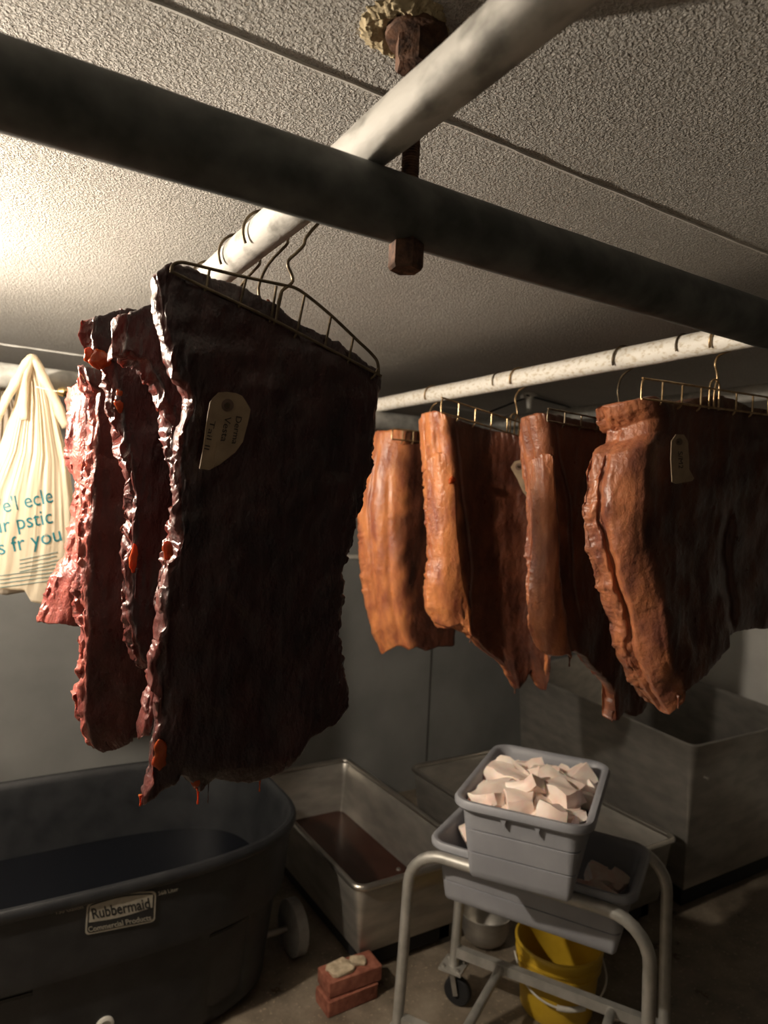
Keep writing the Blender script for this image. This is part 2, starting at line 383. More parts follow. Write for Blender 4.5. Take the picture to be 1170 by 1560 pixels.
# white ceiling hook in the distance with a thin cable
P = at(2, ZC, 807, 600)
rt = root('ceiling_cleat', P, 'small white tapered cleat hanging from the ceiling beyond the white pipe', 'cleat')
g = G(); lathe(g, P, [(.002, 0), (.035, 0), (.035, -.006), (.018, -.014), (.012, -.05), (.009, -.115), (.002, -.12)], 16); obj('stem', g.V, g.F, 'white_plastic', rt)
g = G(); box(g, P+np.array([-.02, 0, -.018]), (.05, .02, .014)); obj('ear', g.V, g.F, 'white_plastic', rt, False)
a = P+np.array([.02, 0, -.012]); b = at(1, float(P[1])+.25, 900, 632); c = at(1, float(P[1])-.02, 745, 628)
g = G(); tube(g, smooth_path([c, P+np.array([-.02, 0, -.02]), a, b, b+np.array([.25, .2, -.03])], 5), .004, 8)
setp(obj('cable', g.V, g.F, 'dolly'), 'thin dark cable running past the white ceiling cleat', 'cable')

# bulb lighting the room, just left of the view
LP = np.array([-.45, 1.60, 2.10])
rt = root('bare_bulb', (LP[0], LP[1], ZC), 'bare lit bulb in a porcelain ceiling socket left of the meat', 'lamp')
g = G(); lathe(g, (LP[0], LP[1], ZC), [(.001, 0), (.055, 0), (.055, -.012), (.012, -.03), (.010, -.13), (.024, -.135), (.024, -.168), (.018, -.172), (.001, -.172)], 24); obj('socket', g.V, g.F, 'socket', rt)
g = G(); lathe(g, tuple(LP), [(.001, .044), (.013, .040), (.016, .03), (.027, .012), (.030, -.004), (.026, -.018), (.015, -.028), (.001, -.031)], 16); obj('bulb', g.V, g.F, 'lamp', rt)

# ------------------------------------------------------------------ slabs of meat
def resample(ch, n_at):
    ch = np.array(ch, float); d = np.r_[0, np.cumsum(np.linalg.norm(np.diff(ch, axis=0), axis=1))]; d /= d[-1]
    return np.stack([np.interp(n_at, d, ch[:, 0]), np.interp(n_at, d, ch[:, 1])], -1)
def slab(name, top, right, bottom, left, Y0, T, mat, par=None, nu=110, nv=200, curl=(0, 0), grooves=(), ps=6, amp=.0035, edge=0.004, skinw=0, label=None, cat=None, group=None, depth=None, yaw=0., jag=2.0, skinfun=None, wf=(14, 14, 6), rid=.0012, oc=2):
    ku = np.linspace(0, 1, nu+1); kv = np.linspace(0, 1, nv+1)
    s = .45*ku+.55*(.5-.5*np.cos(PI*ku)); t = .8*kv+.2*(.5-.5*np.cos(PI*kv))
    Tt, Bb = resample(top, s), resample(bottom, s); Ll, Rr = resample(left, t), resample(right, t)
    seed = Y0*31.7
    def jit(tt, k):
        q = np.stack([tt*60, np.full_like(tt, k+seed), tt*0], -1); q2 = q*np.array([3.1, 1, 1])
        w = np.sin(PI*tt)**.5
        return np.stack([jag*(vn(q)+.5*vn(q2))*w, jag*.6*(vn(q+9.)+.5*vn(q2+9.))*w], -1)
    jl, jr, jb, jt = jit(t, 1), jit(t, 5), jit(s, 9), jit(s, 13)
    S, Tv = np.meshgrid(s, t, indexing='ij'); S_ = S[..., None]; T_ = Tv[..., None]
    Px = (1-T_)*Tt[:, None]+T_*Bb[:, None]+(1-S_)*Ll[None]+S_*Rr[None]-((1-S_)*(1-T_)*Tt[0]+S_*(1-T_)*Tt[-1]+(1-S_)*T_*Bb[0]+S_*T_*Bb[-1])
    fl = lambda q: np.exp(-(q/.05)**2)[..., None]
    Px = Px+jl[None]*fl(S)+jr[None]*fl(1-S)+jb[:, None]*fl(1-Tv)+jt[:, None]*fl(Tv)
    c = np.zeros_like(S)
    if curl[0]: c += curl[1]*np.clip(1-S/curl[0], 0, 1)**1.7
    if depth is not None: c += depth(S, Tv, Px)
    for (gs, gw, gd, ta, tb) in grooves:
        wv = gs+.015*vn(np.stack([Tv*6, S*0+gs*50, S*0], -1))
        c += gd*np.exp(-((S-wv)/gw)**2)*np.clip((Tv-ta)*12, 0, 1)*np.clip((tb-Tv)*12, 0, 1)
    D = FW+(Px[..., :1]-585)/FPX*RT-(Px[..., 1:]-780)/FPX*UP
    nrm = np.array([math.sin(yaw), -math.cos(yaw), 0])
    # plane n.(p-p0) = -(c+T/2)
    p0 = at(1, Y0, *np.mean([left[0], right[0]], axis=0))
    lam = (np.dot(p0-CAM, nrm)-(c+T/2))/(D@nrm)
    Mid = CAM+lam[..., None]*D
    def prof(x, p): return np.clip(1-np.abs(2*x-1)**p, 0, 1)**(1/p)
    pr = prof(S, ps)*prof(Tv, 10)
    thick = (1+.25*fbm(np.stack([Px[..., 0]*.02, Px[..., 1]*.02, S*0+seed], -1), 2))
    Fr = Mid+nrm*(T/2*pr*thick)[..., None]; Bk = Mid-nrm*(T/2*pr*thick)[..., None]
    def disp(Q):
        e = np.exp(-(S/.07)**2)+.6*np.exp(-((1-S)/.05)**2)
        out = Q+vnoise3(Q+seed, wf, oc)*amp
        out = out+vnoise3(Q+seed, (95, 95, 30), 3)*(edge*e+.0008)[..., None]
        r = 1-np.abs(fbm((Q+seed)*np.array([34, 34, 6]), 3)); out = out+nrm*((r**3)*rid)[..., None]
        return out
    Fr = disp(Fr); Bk = disp(Bk)
    idx = np.arange((nu+1)*(nv+1)).reshape(nu+1, nv+1); b = idx+(nu+1)*(nv+1)
    for sl in ((0, slice(None)), (nu, slice(None)), (slice(None), 0), (slice(None), nv)): b[sl] = idx[sl]
    Fc = []
    a00, a10, a11, a01 = idx[:-1, :-1].ravel(), idx[1:, :-1].ravel(), idx[1:, 1:].ravel(), idx[:-1, 1:].ravel()
    Fc += list(zip(a00, a01, a11, a10))
    a00, a10, a11, a01 = b[:-1, :-1].ravel(), b[1:, :-1].ravel(), b[1:, 1:].ravel(), b[:-1, 1:].ravel()
    Fc += list(zip(a00, a10, a11, a01))
    V = np.concatenate([Fr.reshape(-1, 3), Bk.reshape(-1, 3)])
    w = skinw or curl[0]
    nz = .12*fbm(np.stack([S*5, Tv*12, S*0+seed], -1), 2)
    sk = np.clip((w-S+nz*w*1.2)/(.35*w+1e-6), 0, 1) if w else np.zeros_like(S)
    if skinfun: sk = np.maximum(sk, skinfun(S, Tv, Px))
    A = np.concatenate([sk.ravel(), np.maximum(sk, .8).ravel()])
    # drop unused interior duplicates of the border
    used = np.zeros(len(V), bool); used[np.array(Fc).ravel()] = True; mp = np.cumsum(used)-1
    Fc = mp[np.array(Fc)]; V = V[used]; A = A[used]
    o = obj(name, V, Fc, mat, par, 'all', A)
    if label: setp(o, label, cat or 'meat', group)
    return o
def blob(name, px, Y, sz, par, mat='jelly', n=14, nz=.45):
    c = at(1, Y, *px); g = G(); L = []
    for i in range(1, n):
        a = PI*i/n; L.append([(c[0]+sz[0]*math.sin(a)*math.cos(2*PI*k/16), c[1]+sz[1]*math.sin(a)*math.sin(2*PI*k/16), c[2]+sz[2]*math.cos(a)) for k in range(16)])
    loft(g, L); V = np.array(g.V); V += vnoise3(V, (110, 110, 110), 2)*nz*min(sz); return obj(name, V, g.F, mat, par, 'all')
def drip(name, px, Y, r, ln, par, mat):
    """hanging drop: thin neck swelling to a bead"""
    c = at(1, Y, *px); g = G()
    pr = [(.9, 0), (.5, -.25), (.28, -.5), (.25, -.68), (.42, -.84), (.40, -.94), (.05, -1)]
    L = [[(c[0]+r*a*math.cos(2*PI*k/12), c[1]+r*a*math.sin(2*PI*k/12), c[2]+ln*z+.004) for k in range(12)] for a, z in pr]
    loft(g, L); return obj(name, g.V, g.F, mat, par, 'all')

# --- left group (from front to back), each slab carries its own hanger as a separate thing
def meatroot(px, Y, label, group): 
    return root('meat_slab', at(1, Y, *px), label, 'meat', group)
GL = 'dark cured slabs on the diagonal pipe'
Y1 = .815
r1 = meatroot((420, 480), Y1, 'largest dark slab of smoked meat nearest the camera with a paper tag', GL)
slab('flesh', [(232, 425), (258, 404), (290, 412), (330, 432), (365, 441), (388, 457), (412, 466), (446, 490), (492, 517), (530, 540), (578, 574)],
     [(578, 574), (572, 620), (562, 700), (548, 770), (530, 830), (517, 872), (520, 920), (513, 965), (522, 1000), (522, 1030), (529, 1065), (526, 1085)],
     [(216, 1222), (228, 1212), (240, 1206), (252, 1196), (262, 1192), (272, 1176), (284, 1180), (294, 1194), (302, 1204), (312, 1196), (322, 1184), (340, 1190), (372, 1192), (400, 1182), (422, 1172), (440, 1158), (452, 1142), (465, 1124), (490, 1112), (510, 1102), (526, 1085)],
     [(232, 425), (234, 470), (246, 530), (262, 580), (284, 608), (272, 660), (266, 720), (262, 800), (262, 835), (248, 880), (240, 950), (228, 1012), (234, 1060), (238, 1100), (231, 1150), (224, 1190), (216, 1222)],
     Y1, .034, 'meatL', r1, 150, 300, amp=.0035, edge=.0045, skinw=.03, ps=7, jag=3, rid=.0006)
for px, r, l in (((302, 1204), .0035, .022), ((318, 1188), .002, .034), ((396, 1188), .003, .020), ((214, 1216), .003, .014)):
    drip('drip', px, Y1+.012, r, l, r1, 'jelly' if px[0] != 318 else 'meatL')
blob('fat_lobe', (300, 1185), Y1+.006, (.008, .005, .013), r1)
blob('fat_lobe', (244, 1150), Y1+.004, (.010, .006, .019), r1)
blob('fat_lobe', (408, 462), Y1+.004, (.003, .003, .005), r1)
blob('fat_lobe', (256, 838), Y1-.002, (.006, .005, .012), r1)
Y2 = .94
r2 = meatroot((230, 500), Y2, 'second dark slab from the front with a drooping top left corner, behind the tagged slab', GL)
slab('flesh', [(171, 488), (185, 482), (205, 476), (222, 466), (240, 462), (300, 455), (380, 470), (470, 540)],
     [(470, 540), (475, 700), (465, 900), (450, 1080)],
     [(213, 1114), (222, 1118), (232, 1090), (260, 1080), (320, 1085), (400, 1090), (450, 1080)],
     [(171, 488), (169, 515), (170, 542), (190, 550), (212, 560), (231, 592), (247, 639), (249, 677), (256, 720), (262, 760), (258, 800), (246, 850), (240, 905), (236, 950), (226, 1012), (217, 1060), (213, 1114)],
     Y2, .03, 'meatL', r2, 110, 260, amp=.004, edge=.006, skinw=.06, ps=6, jag=3.5, curl=(.08, .012))
Y3 = 1.05
r3 = meatroot((170, 520), Y3, 'third dark slab from the front with orange fat at its upper left corner', GL)
slab('flesh', [(124, 492), (135, 482), (160, 480), (180, 474), (205, 472), (240, 480), (300, 500), (380, 540)],
     [(380, 540), (380, 700), (372, 900), (360, 1000)],
     [(216, 1016), (228, 1012), (260, 1010), (300, 1010), (360, 1000)],
     [(124, 492), (122, 520), (130, 545), (152, 565), (161, 601), (174, 663), (188, 709), (192, 736), (190, 790), (187, 850), (185, 900), (184, 935), (187, 968), (200, 996), (216, 1016)],
     Y3, .03, 'meatL', r3, 110, 240, amp=.004, edge=.007, skinw=.08, ps=6, jag=4, curl=(.10, .015))
blob('fat_lobe', (152, 548), Y3-.002, (.014, .008, .014), r3)
blob('fat_lobe', (135, 541), Y3+.004, (.006, .006, .010), r3)
blob('fat_lobe', (203, 850), Y3-.010, (.0055, .005, .022), r3)
blob('fat_lobe', (184, 608), Y3+.004, (.008, .006, .020), r3)
drip('drip', (208, 870), Y3-.010, .004, .045, r3, 'meatL')
Y4 = 1.20
r4 = meatroot((150, 600), Y4, 'reddish marbled slab fourth from the front ending in a point at lower left', GL)
slab('flesh', [(117, 566), (130, 556), (150, 560), (175, 556), (220, 560), (300, 590)],
     [(300, 590), (300, 800), (290, 1000), (262, 1085)],
     [(146, 1138), (160, 1147), (186, 1137), (214, 1116), (240, 1100), (262, 1085)],
     [(117, 566), (118, 590), (136, 605), (134, 650), (127, 720), (124, 790), (121, 850), (118, 900), (117, 960), (113, 1040), (107, 1078), (118, 1104), (130, 1130), (146, 1138)],
     Y4, .034, 'meatP', r4, 110, 240, amp=.005, edge=.007, skinw=.10, ps=6, jag=3, curl=(.12, .02))
Y5 = 1.38
r5 = meatroot((110, 620), Y5, 'pink red slab at the back left whose corner flares out beside the plastic bag', GL)
slab('flesh', [(106, 592), (115, 584), (130, 586), (150, 588), (200, 590), (260, 610)],
     [(260, 610), (260, 800), (250, 930)],
     [(57, 946), (70, 948), (90, 946), (110, 952), (150, 960), (200, 950), (250, 930)],
     [(106, 592), (101, 640), (102, 700), (110, 739), (105, 800), (92, 850), (76, 875), (66, 905), (57, 946)],
     Y5, .036, 'meatP', r5, 90, 200, amp=.005, edge=.006, skinw=.25, ps=5, jag=2.5, curl=(.22, .035))

# --- right group
GR = 'smoked bellies on the white pipe'
YR1, YR2, YR3, YR4 = 1.95, 1.52, 1.15, .895
q1 = meatroot((600, 665), YR1, 'orange belly farthest along the white pipe, next to the big dark slab', GR)
slab('flesh', [(563, 668), (575, 656), (600, 654), (620, 656), (650, 660), (700, 668)], [(700, 668), (700, 850), (690, 985)],
     [(582, 998), (592, 990), (602, 984), (612, 984), (622, 991), (634, 985), (650, 992), (665, 985), (690, 985)],
     [(563, 668), (553, 720), (546, 780), (546, 820), (550, 880), (556, 920), (566, 965), (582, 998)],
     YR1, .035, 'meatR', q1, 90, 160, curl=(.5, .12), grooves=((.12, .025, .006, .05, .9), (.27, .03, .004, .2, 1)), amp=.004, edge=.002, ps=4, jag=1)
q2 = meatroot((720, 645), YR2, 'belly with a bright orange folded edge and pale cut line, second from the far end', GR)
slab('flesh', [(641, 642), (648, 630), (662, 627), (676, 634), (700, 642), (740, 654), (770, 660), (790, 664), (830, 668)],
     [(830, 668), (835, 800), (838, 900), (836, 1010)],
     [(666, 956), (690, 960), (712, 968), (735, 990), (755, 1005), (768, 1018), (776, 1034), (785, 1050), (795, 1040), (806, 1020), (818, 1040), (826, 1052), (836, 1010)],
     [(641, 642), (644, 700), (649, 780), (651, 850), (646, 890), (648, 925), (666, 956)],
     YR2, .04, 'meatR', q2, 120, 220, curl=(.22, .085), grooves=((.10, .02, .006, .02, .9), (.25, .012, .007, .0, .93)), amp=.004, edge=.0025, ps=4, jag=1.5, skinw=.25, depth=lambda S, T, P: -.11*np.clip((S-.42)/.58, 0, 1)**1.6)
q2b = slab('edge_flap', [(650, 700), (665, 690), (680, 690), (690, 700)], [(690, 700), (697, 800), (704, 880), (716, 930), (718, 972)],
     [(662, 950), (685, 956), (700, 952), (712, 958), (718, 972)], [(650, 700), (652, 780), (654, 850), (648, 890), (650, 925), (662, 950)],
     YR2-.002, .02, 'meatR', q2, 40, 120, ps=2.5, amp=.004, edge=.002, skinw=1.2, curl=(.9, .06), jag=1)
q3 = meatroot((860, 640), YR3, 'third belly with a wrinkled brown fold and a long ragged tail between the two tagged ones', GR)
slab('flesh', [(793, 652), (800, 634), (820, 628), (845, 632), (880, 640), (920, 652), (970, 668)],
     [(970, 668), (980, 800), (985, 950), (984, 1062)],
     [(812, 978), (836, 996), (852, 990), (868, 990), (884, 1002), (902, 1022), (922, 1040), (933, 1058), (928, 1096), (934, 1094), (945, 1082), (962, 1090), (975, 1080), (984, 1062)],
     [(793, 652), (797, 700), (803, 750), (806, 800), (803, 860), (803, 920), (806, 955), (812, 978)],
     YR3, .04, 'meatB', q3, 120, 220, curl=(.27, .08), grooves=((.08, .014, .005, .02, .9), (.28, .012, .006, .0, .9)), amp=.004, edge=.003, ps=4, jag=1.5, skinw=.24)
slab('edge_flap', [(808, 700), (822, 690), (836, 690), (842, 700)], [(842, 700), (848, 800), (852, 880), (862, 940), (870, 1006)],
     [(816, 985), (835, 1000), (852, 1002), (862, 1000), (870, 1006)], [(808, 700), (810, 780), (810, 850), (806, 900), (806, 940), (816, 985)],
     YR3-.002, .02, 'meatB', q3, 40, 120, ps=2.5, amp=.004, edge=.002, skinw=1.2, curl=(.9, .05), jag=1)
q4 = meatroot((1070, 615), YR4, 'large nearest belly at the right edge, lobed left side and a small tag', GR)
slab('flesh', [(912, 632), (918, 618), (945, 610), (985, 604), (1030, 612), (1090, 603), (1130, 618), (1180, 628), (1240, 640)],
     [(1240, 640), (1240, 800), (1235, 960)],
     [(985, 1072), (1003, 1080), (1012, 1088), (1024, 1076), (1034, 1066), (1036, 1052), (1052, 1036), (1070, 1020), (1086, 1002), (1098, 985), (1099, 968), (1112, 960), (1140, 956), (1180, 955), (1235, 958)],
     [(912, 632), (916, 648), (930, 664), (926, 684), (906, 702), (897, 735), (893, 780), (898, 840), (912, 895), (928, 940), (936, 985), (955, 1030), (985, 1072)],
     YR4, .045, 'meatB', q4, 160, 260, curl=(.27, .085), grooves=((.055, .012, .014, .14, 1), (.60, .02, .016, .45, 1)), amp=.004, edge=.003, ps=4, jag=1.5, skinw=.25,
     depth=lambda S, T, P: .02/(1+np.exp(-(S-.62)*40))*np.clip(T*3-1, 0, 1))
g = G(); c = at(1, YR4+.01, 1084, 998); tube(g, smooth_path([c, c+np.array([.006, 0, -.006]), c+np.array([.010, 0, -.014]), c+np.array([.009, 0, -.024])], 4), [.004]*5+[.003]*4+[.0015]*4, 8); obj('shred', g.V, g.F, 'meatR', q4)
for px, Yq, pr_ in (((933, 1085), YR3, q3), ((868, 1000), YR3, q3), ((785, 1044), YR2, q2), ((1034, 1062), YR4, q4), ((717, 966), YR2, q2)):
    drip('drip', px, Yq+.012, .006, .03, pr_, 'meatR')
blob('fat_lobe', (689, 732), YR2-.004, (.012, .008, .010), q2)

# ------------------------------------------------------------------ comb hangers
def pxp(pts, Y): return [at(1, Y, *p) for p in pts]
def hook_over(xc, Y, base, mid, r=.031, yb=0):
    """wire from the hanger base up over the pipe centred at (xc, Y)"""
    pts = list(base)+list(mid)
    for a in np.linspace(-30, 215, 16):
        an = math.radians(a); pts.append((xc+r*math.cos(an), Y+yb*(1-a/215), ZP+r*math.sin(an)))
    return pts
def hanger_px(label, group, Y, topbar, bottom, tines, hookpx, xc, mat, r=.0021):
    base = at(1, Y, *hookpx[0]); rt = root('comb_hanger', base, label, 'hanger', group)
    tubeobj('frame', pxp(topbar, Y), r, mat, rt, 10, 5)
    tubeobj('bar', pxp(bottom, Y), r*.9, mat, rt, 10)
    for (a, b) in tines:
        A = at(1, Y, *a); B = at(1, Y, *b); D = (B-A)
        tubeobj('tine', [A, A+D*.9, B+np.array([0, .003, 0]), B+D/np.linalg.norm(D)*.008+np.array([0, .012, 0])], r*.85, mat, rt, 8)
    hp = pxp(hookpx, Y)
    tubeobj('hook', hook_over(xc, Y, hp, []), r, mat, rt, 10, 3)
    return rt
hanger_px('dark wire comb hanger holding the largest slab, tilted down to the right', 'comb hangers on the diagonal pipe', Y1-.004,
    [(261, 416), (263, 405), (272, 400), (290, 402), (360, 419), (430, 434), (450, 439), (470, 452), (505, 481), (545, 519), (566, 539), (575, 552), (577, 571)],
    [(262, 414), (420, 489), (581, 573)],
    [((319, 412), (314, 440)), ((375, 424), (365, 466)), ((421, 436), (413, 487)), ((430, 443), (420, 490)), ((464, 450), (452, 510)), ((504, 483), (495, 529)), ((538, 516), (530, 554)), ((577, 560), (569, 574))],
    [(420, 489), (424, 462), (429, 444), (440, 435), (446, 428), (444, 417), (439, 406), (440, 396), (452, 385), (463, 373), (467, 361)], XD, 'wire')
def hanger(label, group, Y, xc, xl, zl, xr, zr, h, mat, nt=7, r=.0026, loop=True):
    zc_ = zl+(zr-zl)*(xc-xl)/(xr-xl); rt = root('comb_hanger', (xc, Y, zc_), label, 'hanger', group)
    def b(x, dz=0): return np.array([x, Y, zl+(zr-zl)*(x-xl)/(xr-xl)+dz])
    w = xr-xl
    tubeobj('bar', [b(xl), b(xr)], r*.9, mat, rt, 10)
    tubeobj('frame', [b(xl), b(xl, h*.7), b(xl+.006, h*.97), b(xl+.02, h), b(xc, h), b(xr-.02, h), b(xr-.006, h*.97), b(xr, h*.7), b(xr)], r*.9, mat, rt, 10, 4)
    if loop: tubeobj('loop', [b(xc-.017, -.004), b(xc-.017, h), b(xc-.013, h+.014), b(xc, h+.021), b(xc+.013, h+.014), b(xc+.017, h), b(xc+.017, -.004)], r*.9, mat, rt, 10, 4)
    for i in range(1, nt):
        x = xl+w*i/nt
        if abs(x-xc) < .02: continue
        A = b(x, h); tubeobj('tine', [A, b(x, 0), b(x, -.006)+np.array([0, .004, 0]), b(x, -.012)+np.array([0, .014, 0])], r*.85, mat, rt, 8)
    zt = ZP-.031
    m_ = [b(xc, 0), b(xc, h*.8), b(xc+.004, h+.012), b(xc+.008, h+.022)]
    zt0 = m_[-1][2]; gap = ZP-.016-zt0
    m_ += [np.array([xc+.004, Y, zt0+gap*.25]), np.array([xc-.003, Y, zt0+gap*.5]), np.array([xc+.010, Y, zt0+gap*.8])]
    tubeobj('hook', hook_over(xc, Y, m_, [], yb=-.02), r, mat, rt, 10, 3)
    return rt
gh = 'comb hangers on the diagonal pipe'
for lab, Y, z0 in (('dark wire comb hanger hidden in the top of the second dark slab', Y2, 2.005), ('dark wire comb hanger in the top of the third dark slab', Y3, 2.0), ('dark wire comb hanger in the top of the marbled fourth slab', Y4, 1.93), ('dark wire comb hanger in the top of the pink slab at the back', Y5, 1.93)):
    hanger(lab, gh, Y+.012, XD, .27, z0, .46, z0-.03, .02, 'wire', 5, .0021, loop=False)
gh = 'comb hangers on the white pipe'
def hpx(label, Y, a, b, h, mat):
    A = at(1, Y, *a); B = at(1, Y, *b)
    if B[0] < XW+.08: B = A+(B-A)*(XW+.15-A[0])/(B[0]-A[0])
    hanger(label, gh, Y, XW, A[0], A[2], B[0], B[2], h, mat, 7)
hpx('brassy comb hanger over the farthest orange belly', YR1-.004, (597, 669), (650, 674), .035, 'brass_wire')
hpx('brassy comb hanger over the belly with the bright folded edge', YR2-.006, (672, 628), (790, 664), .040, 'brass_wire')
hpx('dark comb hanger over the third belly, half hidden by the nearest one', YR3-.006, (834, 641), (921, 657), .028, 'wire')
hpx('bronze comb hanger with a loop over the nearest belly at right', YR4-.006, (977, 607), (1170, 632), .040, 'brass_wire')
# spare hooks left on the white pipe
for i, (px, lab) in enumerate((((754, 571), 'small dark wire hook over the white pipe above the folded belly'), ((1044, 515), 'small dark wire hook over the white pipe nearest the thick dark pipe'))):
    c = at(2, ZP+.02, *px); g = G()
    pts = [(XW+.030*math.cos(math.radians(a)), c[1]+.004*i, ZP+.030*math.sin(math.radians(a))) for a in range(-20, 206, 15)]
    tube(g, pts, .0021, 8); pts2 = [(p[0], p[1]+.011, p[2]) for p in pts]
    setp(obj('wire_hook', g.V, g.F, 'wire'), lab, 'hook', 'spare hooks on the white pipe')

# ------------------------------------------------------------------ text
def text2d(s, bold=False):
    cu = bpy.data.curves.new('t', 'FONT'); cu.body = s; cu.size = 1; cu.resolution_u = 3
    if bold: cu.offset = .018
    o = bpy.data.objects.new('t', cu); COL.objects.link(o)
    bpy.context.view_layer.update(); dg = bpy.context.evaluated_depsgraph_get()
    me = bpy.data.meshes.new_from_object(o.evaluated_get(dg))
    V = np.array([v.co[:] for v in me.vertices]); F = [tuple(p.vertices) for p in me.polygons]
    bpy.data.objects.remove(o); bpy.data.curves.remove(cu); bpy.data.meshes.remove(me)
    V[:, 0] -= V[:, 0].min(); w = V[:, 0].max(); return V[:, :2], F, w
def textobj(name, s, a, b, hpx_, plane, mat, par, bold=False, updir=None):
    """baseline from pixel a to pixel b laid on plane (point, normal)"""
    V, F, w = text2d(s, bold); A = np.array(a, float); B = np.array(b, float); d = B-A
    up = np.array([d[1], -d[0]])/np.linalg.norm(d) if updir is None else np.array(updir, float)
    Q = [at_plane(*(A+d*v[0]/w+up*hpx_*v[1]/.7), *plane) for v in V]
    return flatobj(name, Q, F, mat, par)
def flatobj(name, Q, F, mat, par):
    me = bpy.data.meshes.new(name); Q = np.array(Q)
    if par is not None: Q = Q-wl(par)
    me.from_pydata([tuple(q) for q in Q], [], F); me.materials.append(M[mat]); o = bpy.data.objects.new(name, me); COL.objects.link(o); o.parent = par; return o
def plate(name, pts, plane, th, mat, par):
    n = np.array(plane[1], float); n /= np.linalg.norm(n)
    A = [at_plane(*p, *plane) for p in pts]; B = [a-n*th for a in A]; g = G(); loft(g, [A, B]); return obj(name, g.V, g.F, mat, par, False)

# ------------------------------------------------------------------ paper tags
def tag(label, pts, Y, eye, er, words, fold=None, nrm=(0, -1, 0)):
    c = np.mean(np.array(pts), 0); n = np.array(nrm, float); p0 = at(1, Y, *c)
    rt = root('paper_tag', p0, label, 'tag', 'paper tags on the meat')
    plate('card', pts, (p0, n), .0012, 'paper', rt)
    k = [(eye[0]+er*math.cos(a), eye[1]+er*1.05*math.sin(a)) for a in np.linspace(0, 2*PI, 24)[:-1]]
    ey = plate('eyelet', k, (p0+n*.0012, n), .0014, 'eyelet', rt)
    k = [(eye[0]+er*.45*math.cos(a), eye[1]+er*.45*math.sin(a)) for a in np.linspace(0, 2*PI, 16)[:-1]]
    plate('pin', k, (p0+n*.003, n), .004, 'wire', ey)
    if fold: plate('folded_corner', fold, (p0+n*.002, n), .0012, 'paper', rt)
    for s, a, b, h in words:
        textobj('handwriting', s, a, b, h, (p0+n*.0008, n), 'ink', rt)
    return rt
tag('brown paper tag with handwriting on the big dark slab', [(325, 606), (333, 598), (346, 597), (360, 599), (369, 603), (375, 612), (382, 624), (377, 647), (370, 673), (358, 690), (336, 707), (319, 716), (304, 714), (309, 686), (313, 657), (316, 634), (320, 613)],
    Y1-.016, (347, 617), 9, [('Derma', (360, 634), (353, 676), 9), ('Vesta', (343, 634), (336, 672), 10), ('Tail ll', (321, 640), (311, 684), 8)], [(331, 673), (360, 680), (357, 690), (336, 706), (325, 711)])
tag('small narrow tag on the nearest belly', [(1023, 672), (1030, 662), (1042, 662), (1048, 672), (1050, 700), (1050, 715), (1058, 729), (1054, 733), (1030, 737), (1024, 734), (1022, 700)],
    YR4-.030, (1035, 673), 5, [('S/M2', (1033, 688), (1034, 714), 7)])
tag('orange tan tag lit on the belly with the folded edge', [(778, 712), (784, 703), (795, 700), (806, 702), (812, 712), (812, 750), (806, 762), (797, 750), (788, 730)],
    YR2-.095, (790, 711), 5, [], nrm=(-.55, -.83, 0))

# ------------------------------------------------------------------ plastic bags on the back beam
YG = 2.22
rb = root('carrier_bag', at(1, YG, 45, 560), 'cream plastic carrier bag with teal lettering hanging at the left edge', 'bag', 'plastic bags hanging from the back pipe')
def bag_sheet(name, top, right, bottom, left, Y, T, mat, par, folds=9, fa=.010, nu=120, nv=90, seed=0):
    s = np.linspace(0, 1, nu+1); t = np.linspace(0, 1, nv+1)
    Tt, Bb = resample(top, s), resample(bottom, s); Ll, Rr = resample(left, t), resample(right, t)
    S, Tv = np.meshgrid(s, t, indexing='ij'); S_ = S[..., None]; T_ = Tv[..., None]
    Px = (1-T_)*Tt[:, None]+T_*Bb[:, None]+(1-S_)*Ll[None]+S_*Rr[None]-((1-S_)*(1-T_)*Tt[0]+S_*(1-T_)*Tt[-1]+(1-S_)*T_*Bb[0]+S_*T_*Bb[-1])
    D = FW+(Px[..., :1]-585)/FPX*RT-(Px[..., 1:]-780)/FPX*UP
    lam = Y/D[..., 1]; Mid = CAM+lam[..., None]*D
    pr = np.clip(1-np.abs(2*S-1)**2.5, 0, 1)**.5*(.12+.88*np.clip(Tv*1.6, 0, 1))
    fold = fa*vn(np.stack([S*folds*2, Tv*1.3, S*0+seed], -1))*(1.1-Tv*.85)+.4*fa*vn(np.stack([S*folds*5, Tv*3, S*0+seed+5], -1))*(1.05-Tv)
    Fr = Mid.copy(); Fr[..., 1] -= T/2*pr+fold; Bk = Mid.copy(); Bk[..., 1] += T/2*pr+fold*.7
    g = G(); idx = np.arange((nu+1)*(nv+1)).reshape(nu+1, nv+1)
    F = list(zip(idx[:-1, :-1].ravel(), idx[:-1, 1:].ravel(), idx[1:, 1:].ravel(), idx[1:, :-1].ravel()))
    n = idx.size; V = np.concatenate([Fr.reshape(-1, 3), Bk.reshape(-1, 3)])
    F2 = [(d+n, c+n, b+n, a+n) for a, b, c, d in F]
    j = idx[:, -1]; F3 = [(j[i], j[i+1], j[i+1]+n, j[i]+n) for i in range(nu)]
    return obj(name, V, F+F2+F3, mat, par, 'all')
pouch = bag_sheet('pouch', [(33, 560), (45, 556), (60, 562)], [(60, 562), (74, 590), (88, 640), (104, 700), (112, 760), (118, 830), (114, 880), (102, 914)],
          [(-70, 890), (-30, 890), (0, 895), (36, 897), (46, 914), (70, 919), (102, 914)], [(33, 560), (20, 620), (-5, 690), (-40, 750), (-60, 820), (-70, 890)], YG-.035, .07, 'bag', rb)
